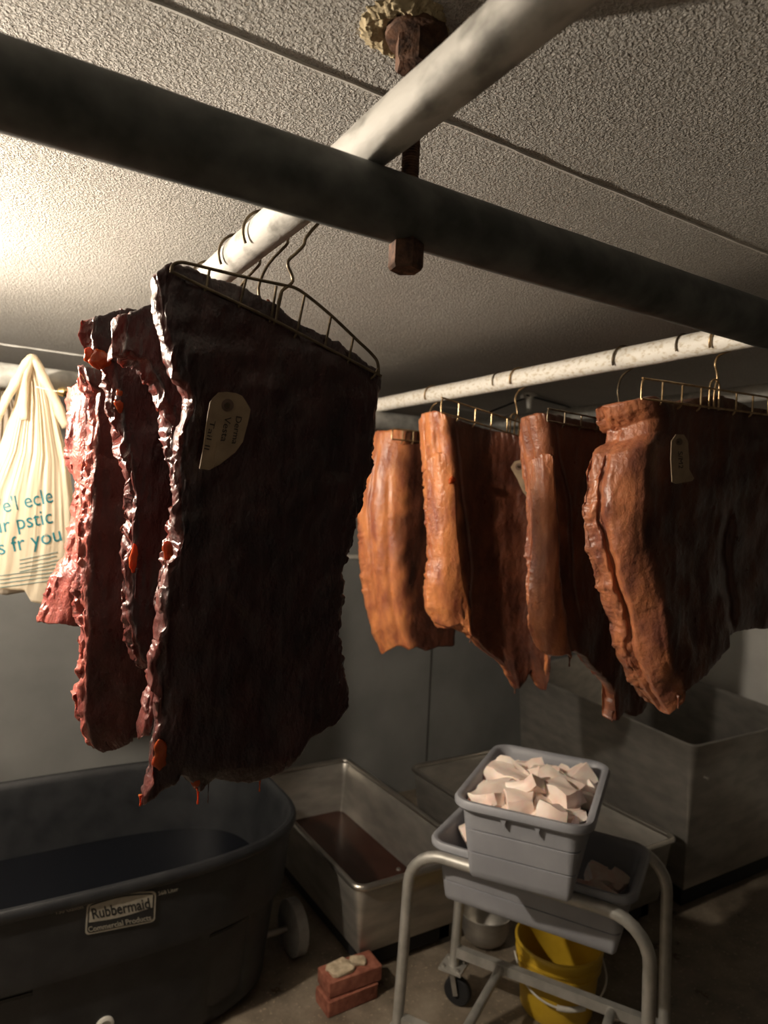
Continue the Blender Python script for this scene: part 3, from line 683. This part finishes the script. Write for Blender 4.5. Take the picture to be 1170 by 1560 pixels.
for k, (path, w) in enumerate((([(-30, 700), (-6, 640), (14, 600), (36, 562), (46, 547), (56, 548)], .012), ([(36, 640), (36, 600), (42, 565), (48, 548), (56, 549)], .010), ([(102, 650), (84, 610), (66, 575), (54, 550), (46, 548)], .013))):
    pts = [at(1, YG-.05, *p) for p in path]; g = G()
    tube(g, smooth_path(pts, 5), w, 10); V = np.array(g.V); V += vnoise3(V, (60, 60, 20), 2)*.004
    obj('handle', V, g.F, 'bag', rb, 'all')
g = G(); box_p = at(1, YG-.03, 40, 700)
plane = (at(1, YG-.085, 50, 790), np.array([0, -1, 0.]))
from mathutils.bvhtree import BVHTree
_off = wl(rb); _tree = BVHTree.FromPolygons([Vector(v.co)+Vector(_off) for v in pouch.data.vertices], [tuple(p.vertices) for p in pouch.data.polygons])
def print_on_bag(o):
    # lay the print on the folded plastic
    for v in o.data.vertices:
        p = Vector(v.co)+Vector(_off); h = _tree.ray_cast(Vector((p.x, p.y-.2, p.z)), Vector((0, 1, 0)))[0]
        if h is not None: v.co.y = h.y-.0016-_off[1]+(p.y-float(plane[0][1]))
    return o
print_on_bag(textobj('lettering', "We'l ecle", (-24, 788), (83, 765), 23, plane, 'teal', rb))
print_on_bag(textobj('lettering', "your pstic", (-40, 820), (82, 797), 23, plane, 'teal', rb))
print_on_bag(textobj('lettering', "bags fr you", (-44, 856), (96, 824), 23, plane, 'teal', rb))
g = G()
for i in range(8):
    yy = 846+i*6; xa = 30-(i > 3)*30; A = at_plane(xa, yy+8, *plane); B = at_plane(92+random.uniform(-6, 4), yy-4, *plane); tube(g, [A+(B-A)*q/60 for q in range(61)], .0008, 4)
print_on_bag(obj('fine_print', g.V, g.F, 'teal', rb))
rb2 = root('carrier_bag', at(1, YG+.12, 5, 600), 'dull grey plastic bag behind the lettered bag', 'bag', 'plastic bags hanging from the back pipe')
bag_sheet('pouch', [(-12, 600), (5, 590), (16, 598)], [(16, 598), (30, 640), (40, 700), (44, 900)], [(-80, 895), (-30, 900), (10, 905), (44, 900)], [(-12, 600), (-40, 680), (-80, 895)], YG+.16, .05, 'bag_dark', rb2, seed=4)
g = G(); P = at(1, YG-.06, 96, 597); lathe(g, (0, 0, 0), [(.001, -.016), (.010, -.013), (.015, 0), (.010, .013), (.001, .016)], 16)
V = np.array(g.V)[:, [2, 0, 1]]+P; rk = root('bag_toggle', P, 'little gold bead and string tie beside the bag handles', 'toggle'); obj('bead', V, g.F, 'gold', rk)
tubeobj('string', [P+np.array([-.07, 0, .006]), P+np.array([-.03, .0, .0]), P, P+np.array([.03, .01, -.004])], .002, 'white_plastic', rk, 6, 3)

# ------------------------------------------------------------------ black stock tank
TX0, TX1, TYF, TYB, TZ = -.42, 1.115, 2.05, 3.0, .64
cx, cy = (TX0+TX1)/2, (TYF+TYB)/2; hx, hy = (TX1-TX0)/2, (TYB-TYF)/2
rtk = root('stock_tank', (cx, cy, 0), 'large black plastic stock tank with a cream brand plate on its front', 'tank')
def oval(o, z, n=144, groove=True):
    out = []
    for k in range(n):
        a = 2*PI*k/n; ca, sa = math.cos(a), math.sin(a); e = 2/3.0
        x = (hx+o)*math.copysign(abs(ca)**e, ca); y = (hy+o)*math.copysign(abs(sa)**(e*.92), sa)
        out.append((cx+x, cy+y, z))
    return out
TAP = .13
prof = [(-.30, .0), (-.17, .0), (-.12, .02)]
for z in np.linspace(.05, .36, 14): prof.append((-.10+z*.10, z))
prof += [(-.062, .375), (-.040, .385), (-.036, .40)]
for z in np.linspace(.42, .598, 6): prof.append((-.036+(z-.4)*.08, z))
prof += [(-.014, .604), (-.007, .610), (-.004, .620), (-.006, .634), (-.012, .641), (-.022, .642), (-.032, .634), (-.038, .612), (-.044, .58), (-.07, .35), (-.10, .10), (-.13, .05), (-.30, .04)]
L = []
for o, z in prof:
    L_ = oval(o, z)
    outer = prof.index((o, z)) < 20 and .03 < z < .37
    if outer:
        NL = []
        for (x, y, zz) in L_:
            fr = 0
            if y < cy:
                for ch in (.13, .80, -.25):
                    fr = max(fr, math.exp(-((x-ch)/.055)**4))
            NL.append((x, y+.045*fr*min(1, (z)/.1), zz))
        L_ = NL
    L.append(L_)
g = G(); loft(g, L); obj('shell', g.V, g.F, 'black_poly', rtk)
g = G(); Lq = oval(-.066, .36); loft(g, [Lq, [(x, y, z-.01) for x, y, z in Lq]]); setp(obj('brine', g.V, g.F, 'brine', None, False), 'still dark liquid inside the black tank', 'liquid')
for (px_, yy) in ((1.155, 2.42),):
    g = G(); c = np.array([px_, yy, .105])
    Lw = [[(c[0]+dx, c[1]+rr*math.cos(2*PI*k/36), c[2]+rr*math.sin(2*PI*k/36)) for k in range(36)] for rr, dx in ((.03, -.028), (.088, -.028), (.103, -.020), (.103, .020), (.088, .028), (.03, .022))]
    loft(g, Lw); wo = obj('wheel', g.V, g.F, 'rubber', rtk); wo['label'] = 'pale grey wheel'
    tubeobj('axle', [c+np.array([-.12, 0, 0]), c+np.array([.02, 0, 0])], .012, 'steel', wo)
# brand plate on the sloping front
pn = np.array([0, -1, -.08]); pn = pn/np.linalg.norm(pn)
pp = np.array([.3, cy-(hy-.030)-.0035, .48])
pl = (pp, pn)
def lab(u, v):      # unit square -> pixel
    TL, TR, BR, BL = np.array((132.5, 1378)), np.array((238, 1358)), np.array((236, 1404)), np.array((129.5, 1425)); p = (1-v)*((1-u)*TL+u*TR)+v*((1-u)*BL+u*BR)
    return p+np.array([0, -6*math.sin(PI*u)*(1-v)])
def rring(u0, v0, u1, v1, r=.06, n=5):
    pts = []
    for cu_, cv_, a0 in ((u1-r, v0+r*2, -PI/2), (u1-r, v1-r*2, 0), (u0+r, v1-r*2, PI/2), (u0+r, v0+r*2, PI)):
        for k in range(n+1):
            a = a0+PI/2*k/n; pts.append((cu_+r*math.cos(a), cv_+2*r*math.sin(a)))
    out = []
    for i in range(len(pts)):
        a = np.array(pts[i]); b = np.array(pts[(i+1) % len(pts)])
        for k in range(4): out.append(tuple(lab(*(a+(b-a)*k/4))))
    return out
pb = plate('brand_plate', rring(0, 0, 1, 1), (pp, pn), .002, 'cream', rtk)
plate('plate_field', rring(.025, .05, .975, .95), (pp+pn*.0008, pn), .002, 'black_print', pb)
us = np.linspace(.045, .955, 24)
pts = [tuple(lab(u, .10)) for u in us]+[tuple(lab(u, .60-.0*u+.12*math.sin(PI*u)-.10*u)) for u in us[::-1]]
plate('plate_band', pts, (pp+pn*.0016, pn), .002, 'cream', pb)
def tlab(s, u0, u1, v, h, mat, bold, off=.0024, name='lettering'):
    textobj(name, s, lab(u0, v), lab(u1, v), h, (pp+pn*off, pn), mat, pb, bold)
tlab('Rubbermaid', .10, .93, .53, 16, 'black_print', True)
tlab('Commercial Products', .05, .95, .92, 8, 'cream', True, .0016)
textobj('lettering', '150 Gallon', (86, 1393), (127, 1384), 6, (pp+pn*.0004, pn), 'cream', rtk)
textobj('lettering', '568 Liter', (242, 1364), (272, 1357), 6, (pp+pn*.0004, pn), 'cream', rtk)
# drain plug
P = at(1, float(pp[1])+.05, 160, 1556); g = G(); Lw = [[(P[0]+rr*math.cos(2*PI*k/24), P[1]+dy, P[2]-.012+rr*math.sin(2*PI*k/24)) for k in range(24)] for rr, dy in ((.012, .04), (.026, .04), (.026, -.004), (.018, -.008), (.016, -.002), (.004, -.002))]
loft(g, Lw); obj('drain_plug', g.V, g.F, 'white_plastic', rtk)

# ------------------------------------------------------------------ steel tubs
def steel_tub(label, x0, x1, y0, y1, zr, zb, extra=None):
    c = ((x0+x1)/2, (y0+y1)/2, 0); rt = root('steel_tub', (c[0], c[1], 0), label, 'tub', 'low stainless steel tubs on the floor')
    hx_, hy_ = (x1-x0)/2, (y1-y0)/2; tp = .055
    g = G(); d = zr-zb
    pf = [(-tp-.05, zb), (-tp-.02, zb+.002), (-tp-.004, zb+.012), (-tp+.002, zb+.035)]+[(-tp+.002+(tp-.018)*k/4, zb+.035+(d-.065)*k/4) for k in (1, 2, 3, 4)]
    pin = [(-.018, zr-.024), (-.022, zr-.030)]+[(-.022-(tp-.018)*k/4, zr-.03-(d-.07)*k/4) for k in (1, 2, 3, 4)]+[(-tp-.012, zb+.02), (-tp-.06, zb+.008)]
    vessel(g, c, hx_, hy_, .06, pf+pin, n=8); obj('basin', g.V, g.F, 'steel', rt)
    g = G(); rl = [(-.020+.012*math.cos(a)+.004, zr-.012+.012*math.sin(a)) for a in np.linspace(-.6*PI, .95*PI, 10)]
    vessel_loop = [[(c[0]+x, c[1]+y, z) for x, y in rrect(hx_+o, hy_+o, .06+o, 10)] for o, z in [(-.012+.012*math.cos(a), zr-.012+.012*math.sin(a)) for a in np.linspace(0, 2*PI, 13)]]
    loft(g, vessel_loop, False, False); obj('rolled_rim', g.V, g.F, 'steel_edge', rt)
    g = G()
    for sx in (-1, 1): box(g, (c[0]+sx*(hx_-tp-.055), c[1], zb/2+.012), (.05, 2*(hy_-tp-.03), zb-.024))
    for sy in (-1, 1): box(g, (c[0], c[1]+sy*(hy_-tp-.055), zb/2+.012), (2*(hx_-tp-.03), .05, zb-.024))
    obj('dolly_frame', g.V, g.F, 'dolly', rt, False)
    for sx in (-1, 1):
        for sy in (-1, 1):
            g = G(); cc = (c[0]+sx*(hx_-tp-.09), c[1]+sy*(hy_-tp-.09), .0)
            Lw = [[(cc[0]+dx, cc[1]+rr*math.cos(2*PI*k/20), .03+rr*math.sin(2*PI*k/20)) for k in range(20)] for rr, dx in ((.01, -.012), (.03, -.012), (.03, .012), (.01, .012))]
            loft(g, Lw); obj('caster', g.V, g.F, 'rubber', rt)
    return rt, (c, hx_, hy_, tp)
A = at(2, .39, 545, 1352); B = at(2, .39, 530, 1152)
t1, d1 = steel_tub('steel tub with dark red liquid in the bottom, right of the black tank', A[0]-.01, B[0], A[1]-.01, B[1], .39, .085)
c, hx_, hy_, tp = d1
g = G(); Lq = [(c[0]+x, c[1]+y, .13) for x, y in rrect(hx_-tp-.006, hy_-tp-.006, .04)]; loft(g, [Lq, [(x, y, z-.02) for x, y, z in Lq]]); setp(obj('tub_liquid', g.V, g.F, 'blood', None, False), 'dark red liquid in the bottom of the steel tub', 'liquid')
P = at(2, .395, 607, 1322); g = G(); lathe(g, (P[0], P[1], .388), [(.001, 0), (.009, 0), (.007, .006), (.001, .008)], 12); obj('rivet', g.V, g.F, 'steel_edge', t1)
A = at(2, .39, 620, 1165); B = at(2, .39, 1038, 1275)
t2, d2 = steel_tub('steel tub behind the cart carrying grey totes', A[0], B[0], B[1], A[1], .39, .085)
# tall vat at the right
ZV = .79
q = [at(2, ZV, 1057, 1137), at(2, ZV, 1215, 1100), at(2, ZV, 925, 986), at(2, ZV, 787, 1019)]
e = q[1]-q[0]; q[1] = q[0]+e/np.linalg.norm(e)*.93
f_ = q[2].copy(); q[2] = f_
rv = root('steel_vat', (q[0]+q[2])/2*np.array([1, 1, 0]), 'tall rectangular stainless steel vat against the right wall', 'vat')
g = G(); pf = [(-.10, .10), (-.065, .102), (-.055, .13)]+[(-.055+.052*k/5, .13+(ZV-.15)*k/5) for k in range(1, 6)]+[(.002, ZV-.012), (.004, ZV-.004), (.0, ZV), (-.006, ZV), (-.012, ZV-.006)]+[(-.014-.05*k/5, ZV-.02-(ZV-.17)*k/5) for k in range(0, 6)]+[(-.12, .14)]
quadvessel(g, q, .045, pf); obj('basin', g.V, g.F, 'steel', rv)
g = G(); quadvessel(g, q, .06, [(-.2, 0.), (-.12, 0.), (-.10, .0), (-.10, .11), (-.2, .11)]); obj('plinth', g.V, g.F, 'dolly', rv)
P = at_plane(1078, 1186, q[0]-np.array([0, .0, 0]), np.array([0, -1., 0])); g = G(); tube(g, [P+np.array([0, .02, 0]), P+np.array([0, -.004, 0])], .008, 10); obj('rivet', g.V, g.F, 'steel_edge', rv)
# bowl between tubs
g = G(); P = at(2, 0, 738, 1432); lathe(g, (P[0], P[1], 0), [(.001, 0), (.06, 0), (.085, .02), (.10, .06), (.105, .12), (.107, .124), (.104, .126), (.101, .12), (.095, .06), (.075, .02), (.001, .012)], 36)
V = np.array(g.V); setp(obj('steel_bowl', V, g.F, 'steel'), 'round dark steel bowl on the floor behind the cart leg', 'bowl')

# ------------------------------------------------------------------ bricks
P = at(2, 0, 500, 1553)
def brick(label, x, y, z, rot, l=.205):
    g = G(); ca, sa = math.cos(rot), math.sin(rot); n = 6; L = []
    c = (x+ca*l/2-sa*.05, y+sa*l/2+ca*.05)
    vessel(g, (c[0], c[1], z), l/2, .049, .006, [(-.004, .0), (0, .004), (0, .030), (0, .053), (-.004, .057)], rot, 3)
    V = np.array(g.V); V += vnoise3(V, (60, 60, 60), 2)*.0018; V[:, 2] = np.maximum(V[:, 2], z)
    return setp(obj('brick', V, g.F, 'brick'), label, 'brick', 'stacked bricks in front of the steel tub')
brick('red brick on the floor, lower of the two stacked by the steel tub', P[0], P[1], 0, .03)
brick('red brick on top of another, smeared with pale mortar', P[0]+.005, P[1]+.012, .0585, -.02, .215)
g = G(); c0 = (P[0]+.07, P[1]+.055, .1165); vessel(g, c0, .045, .035, .02, [(-.01, 0), (0, .003), (0, .012), (-.008, .016), (-.02, .017)], .2, 4)
V = np.array(g.V); V += vnoise3(V, (50, 50, 50), 3)*.006; V[:, 2] = np.maximum(V[:, 2], .1165)
setp(obj('mortar_lump', V, g.F, 'mortar'), 'flat pale lump of mortar lying on the left end of the brick', 'mortar')
g = G(); c0 = (P[0]+.145, P[1]+.06, .1165); vessel(g, c0, .028, .02, .012, [(-.008, 0), (0, .003), (0, .010), (-.01, .014)], -.3, 4)
V = np.array(g.V); V += vnoise3(V, (60, 60, 60), 3)*.006; V[:, 2] = np.maximum(V[:, 2], .1165)
setp(obj('mortar_lump', V, g.F, 'mortar'), 'smaller pale lump of mortar in the middle of the brick', 'mortar')

# ------------------------------------------------------------------ cart, grey totes, fat, pail
ZLOW = .765; ZUP = 1.00
def frame(a, b, c_, z):
    A, B, Cc = at(2, z, *a)[:2], at(2, z, *b)[:2], at(2, z, *c_)[:2]
    return A, B, Cc
A, B, Cc = frame((648, 1278), (968, 1375), (1003, 1290), ZLOW)
u = (B-A)/np.linalg.norm(B-A); v = np.array([-u[1], u[0]]); lu = np.linalg.norm(B-A); lv = abs(np.dot(Cc-B, v)); lv = max(lv, .36)
cen = A+u*lu/2+v*lv/2; rotL = math.atan2(u[1], u[0])
def tote(label, cen, lx, ly, zr, dep, rot, bits):
    rt = root('grey_tote', (cen[0], cen[1], zr-dep), label, 'tote', 'grey plastic totes on the cart')
    hx_, hy_ = lx/2-.018, ly/2-.018; tp = .032; zb = -dep
    pf = [(-tp-.03, zb), (-tp-.008, zb+.001), (-tp, zb+.010)]
    for k in range(1, 13):
        z = zb+.010+(dep-.032)*k/12; o = -tp+(tp-.004)*k/12
        pf.append((o, z))
        if k in (4, 8): pf += [(o-.0035, z+.0015), (o-.0035, z+.004), (o+.0012, z+.0055)]
    pf += [(-.002, -.024), (.012, -.026), (.018, -.020), (.019, -.008), (.014, 0), (.004, 0), (-.004, -.006)]
    pin = [(-.008-tp*k/5, -.02-(dep-.035)*k/5) for k in range(0, 6)]+[(-tp-.03, zb+.006)]
    g = G(); vessel(g, (cen[0], cen[1], zr), hx_, hy_, .045, pf+pin, rot, 8); obj('shell', g.V, g.F, 'tub', rt)
    ca, sa = math.cos(rot), math.sin(rot)
    for fx in bits:
        x, y = fx*hx_, -hy_-.006
        g = G(); pz = zr-.026; w = .011
        pts = []
        for dx, dy, dz in ((-w, 0, 0), (w, 0, 0), (w*.2, .0, -.026), (-w*.1, 0, -.012)):
            pts.append((cen[0]+ca*(x+dx)-sa*(y+dy), cen[1]+sa*(x+dx)+ca*(y+dy), pz+dz))
        q2_ = [(p[0]-sa*.010*-1*-1, p[1]+ca*.010, p[2]) for p in pts]
        loft(g, [pts, q2_]); obj('rib', g.V, g.F, 'tub', rt, False)
    return rt
tote('lower wide grey tote sitting in the cart frame', cen, lu, lv, ZLOW, .195, rotL, ())
A2, B2, C2 = frame((688, 1216), (900, 1264), (948, 1171), ZUP)
u2 = (B2-A2)/np.linalg.norm(B2-A2); v2 = np.array([-u2[1], u2[0]]); lu2 = np.linalg.norm(B2-A2); lv2 = abs(np.dot(C2-B2, v2)); D2 = at(2, ZUP, 775, 1130)[:2]; lv2 = (lv2+abs(np.dot(D2-A2, v2)))/2
cen2 = A2+u2*lu2/2+v2*lv2/2; rotU = math.atan2(u2[1], u2[0])
tote('upper grey tote heaped with pale fat, stacked across the lower one', cen2, lu2+.01, lv2+.01, ZUP, .226, rotU, (-.25, .28))

def chunk(seed, size):
    bm = bmesh.new(); rs = np.random.RandomState(seed)
    bmesh.ops.create_cube(bm, size=1)
    bmesh.ops.subdivide_edges(bm, edges=bm.edges[:], cuts=4, use_grid_fill=True)
    V = np.array([w.co[:] for w in bm.verts])
    # round the block, taper and bend it
    nrm = V/np.linalg.norm(V, axis=1)[:, None]; V = V*.84+nrm*.5*.22
    tpx = rs.uniform(-.5, .5); V[:, 2] *= 1+tpx*V[:, 0]; V[:, 1] *= 1+rs.uniform(-.5, .5)*V[:, 0]
    V[:, 2] += rs.uniform(-.5, .5)*(V[:, 0]**2)*1.2
    V = V*np.array(size); V += vnoise3(V+seed*3.3, (30, 30, 30), 2)*.006
    me = bpy.data.meshes.new('fat_chunk')
    for w, p in zip(bm.verts, V): w.co = p
    for f in bm.faces: f.smooth = True
    bm.to_mesh(me); bm.free(); me.set_sharp_from_angle(angle=math.radians(38)); me.materials.append(M['fat']); return me
cms = [chunk(i, s) for i, s in enumerate([(.095, .052, .04), (.08, .056, .045), (.105, .04, .035), (.07, .06, .05), (.09, .065, .032), (.062, .05, .045)])]
def put_chunk(i, x, y, z, rx_, ry_, rz, sc_, label, group):
    o = bpy.data.objects.new('fat_chunk', cms[i % len(cms)]); COL.objects.link(o); o.location = (x, y, z); o.rotation_euler = (rx_, ry_, rz); o.scale = (sc_, sc_, sc_)
    return setp(o, label, 'fat', group)
ca, sa = math.cos(rotU), math.sin(rotU)
rs = np.random.RandomState(11); k = 0
for layer, (nx, ny, zz, mg) in enumerate(((4, 6, -.085, .075), (4, 7, -.050, .055), (3, 5, -.022, .075))):
    for i in range(nx):
        for j in range(ny):
            fx = (i+.5)/nx*2-1; fy = (j+.5)/ny*2-1
            x = fx*(lu2/2-mg+.015)+rs.uniform(-.012, .012); y = fy*(lv2/2-mg)+rs.uniform(-.014, .014)
            if layer == 2: y += .01; x -= .01
            z = ZUP+zz+rs.uniform(-.010, .012)-(.05*max(0, abs(fy)-.6) if layer == 2 else 0)-.02*max(fy, 0)
            put_chunk(k, cen2[0]+ca*x-sa*y, cen2[1]+sa*x+ca*y, z, rs.uniform(-.6, .6), rs.uniform(-.6, .6), rs.uniform(0, PI), rs.uniform(.9, 1.1)*(1.4 if layer == 2 else 1),
                      'pale pink chunk of pork fat heaped in the upper grey tote', 'fat chunks in the upper tote'); k += 1
ca, sa = math.cos(rotL), math.sin(rotL)
for (fx, fy, zz) in ((-.82, .0, -.035), (-.80, .5, -.06), (.66, .1, -.065), (.72, -.35, -.085), (.60, .5, -.07), (.80, .35, -.08), (.5, -.2, -.10)):
    x, y = fx*(lu/2-.03), fy*(lv/2-.05)
    put_chunk(k, cen[0]+ca*x-sa*y, cen[1]+sa*x+ca*y, ZLOW+zz, rs.uniform(-.5, .5), rs.uniform(-.5, .5), rs.uniform(0, PI), .95,
              'chunk of fat in the lower grey tote, at its left end' if fx < 0 else 'shadowed chunk of fat in the right end of the lower grey tote', 'fat chunks in the lower tote, left' if fx < 0 else 'fat chunks in the lower tote, right'); k += 1

rc = root('tote_cart', (cen[0], cen[1], 0), 'dull aluminium tube cart with arched ends carrying the grey totes', 'cart')
def cp(a, b, z): p = A+u*a+v*b; return np.array([p[0], p[1], z])
def arch(b, zt, a0, a1, foot, spl=.015):
    R = .115; pts = [cp(a0-spl, b, foot), cp(a0-spl*.4, b, foot+.25), cp(a0, b, zt-R-.02)]
    for k in range(0, 8):
        an = PI-PI/2*k/7; pts.append(cp(a0+R+R*math.cos(an), b, zt-R+R*math.sin(an)))
    for k in range(0, 8):
        an = PI/2-PI/2*k/7; pts.append(cp(a1-R+R*math.cos(an), b, zt-R+R*math.sin(an)))
    pts += [cp(a1, b, zt-R-.02), cp(a1+spl*.4, b, foot+.25), cp(a1+spl, b, foot)]
    return pts
zt = ZLOW-.035
g = G(); tube(g, arch(-.012, zt, -.045, lu+.045, .13), .0175, 14); obj('end_arch', g.V, g.F, 'cart', rc)
g = G(); tube(g, arch(lv+.03, zt, -.02, lu+.045, .13), .0175, 14); obj('end_arch', g.V, g.F, 'cart', rc)
zb = .19
def sq(p, q_, w, h):
    p = np.array(p); q_ = np.array(q_); d = q_-p; L_ = np.linalg.norm(d); g = G(); c = (p+q_)/2; box(g, c, (L_, w, h), math.atan2(d[1], d[0])); return g
for b in (-.012, lv+.03):
    g = sq(cp(-.04, b, zb), cp(lu+.05, b, zb), .028, .034); obj('rail', g.V, g.F, 'cart', rc, False)
g = G(); tube(g, [cp(.14, -.01, zb), cp(.14, lv+.03, zb)], .015, 12); obj('cross_bar', g.V, g.F, 'cart', rc)
g = G(); tube(g, [cp(lu-.1, -.01, zb), cp(lu-.1, lv+.03, zb)], .015, 12); obj('cross_bar', g.V, g.F, 'cart', rc)
for (a, b) in ((-.058, -.012), (lu+.06, -.012), (-.035, lv+.03), (lu+.06, lv+.03)):
    c0 = cp(a, b, 0); g = G(); box(g, (c0[0], c0[1], .132), (.085, .085, .010), rotL); co = obj('caster_plate', g.V, g.F, 'cart', rc, False)
    for sx in (-.028, .028):
        for sy in (-.028, .028):
            g = G(); hp_ = np.array([c0[0], c0[1], .137])+np.array([u[0]*sx+v[0]*sy, u[1]*sx+v[1]*sy, 0]); lathe(g, hp_, [(.001, 0), (.007, 0), (.006, .006), (.001, .007)], 6); obj('bolt', g.V, g.F, 'steel', co)
    g = G(); w2 = []
    for rr, dx in ((.012, -.014), (.045, -.014), (.05, -.009), (.05, .009), (.045, .014), (.012, .014)):
        w2.append([(c0[0]+v[0]*dx+u[0]*(rr*math.cos(2*PI*k/24)+.02), c0[1]+v[1]*dx+u[1]*(rr*math.cos(2*PI*k/24)+.02), .05+rr*math.sin(2*PI*k/24)) for k in range(24)])
    loft(g, w2); obj('wheel', g.V, g.F, 'dolly', co)
    g = G()
    for dx in (-.02, .02):
        tube(g, [np.array([c0[0]+v[0]*dx, c0[1]+v[1]*dx, .128]), np.array([c0[0]+v[0]*dx+u[0]*.02, c0[1]+v[1]*dx+u[1]*.02, .045])], .012, 4)
    obj('fork', g.V, g.F, 'steel', co, False)

# yellow pail
d_ = ray(862, 1500); tt = 2.28
pc = np.array([.5225*2.28+.8526*.684, .8526*2.28-.5225*.684])
pc = A+u*.292+v*(lv+.222)
rp = root('yellow_pail', (pc[0], pc[1], 0), 'yellow plastic pail with a white bail handle on the floor behind the cart', 'pail')
pf = [(.001, 0), (.125, 0), (.128, .006)]+[(.128+.015*k/6, .006+.24*k/6) for k in range(1, 7)]+[(.144, .25), (.150, .254), (.150, .262), (.145, .266), (.146, .29), (.153, .294), (.153, .302), (.147, .306), (.148, .34), (.156, .345), (.157, .36), (.153, .368), (.148, .366), (.146, .33), (.128, .02), (.001, .012)]
pf = [(r_, z_*.66) for r_, z_ in pf]
g = G(); lathe(g, (pc[0], pc[1], 0), pf, 48); obj('body', g.V, g.F, 'yellow', rp)
fdir = -np.array([.5225, .8526]); sdir = np.array([.8526, -.5225]); pts = []
for k in range(13):
    an = PI*k/12; x = -.158*math.cos(an); dd = .162*math.sin(an)**.6
    p = pc+sdir*x+fdir*dd; pts.append((p[0], p[1], (.185-.085*math.sin(an))))
g = G(); tube(g, smooth_path(pts, 3), .0035, 8); obj('bail_handle', g.V, g.F, 'white_plastic', rp)
g = G(); mids = smooth_path(pts, 3)[15:23]; tube(g, mids, .009, 10); obj('grip', g.V, g.F, 'white_plastic', rp)

# ------------------------------------------------------------------ world
w = bpy.data.worlds.new('world'); sc.world = w; w.use_nodes = True
w.node_tree.nodes['Background'].inputs[0].default_value = (.02, .02, .022, 1)
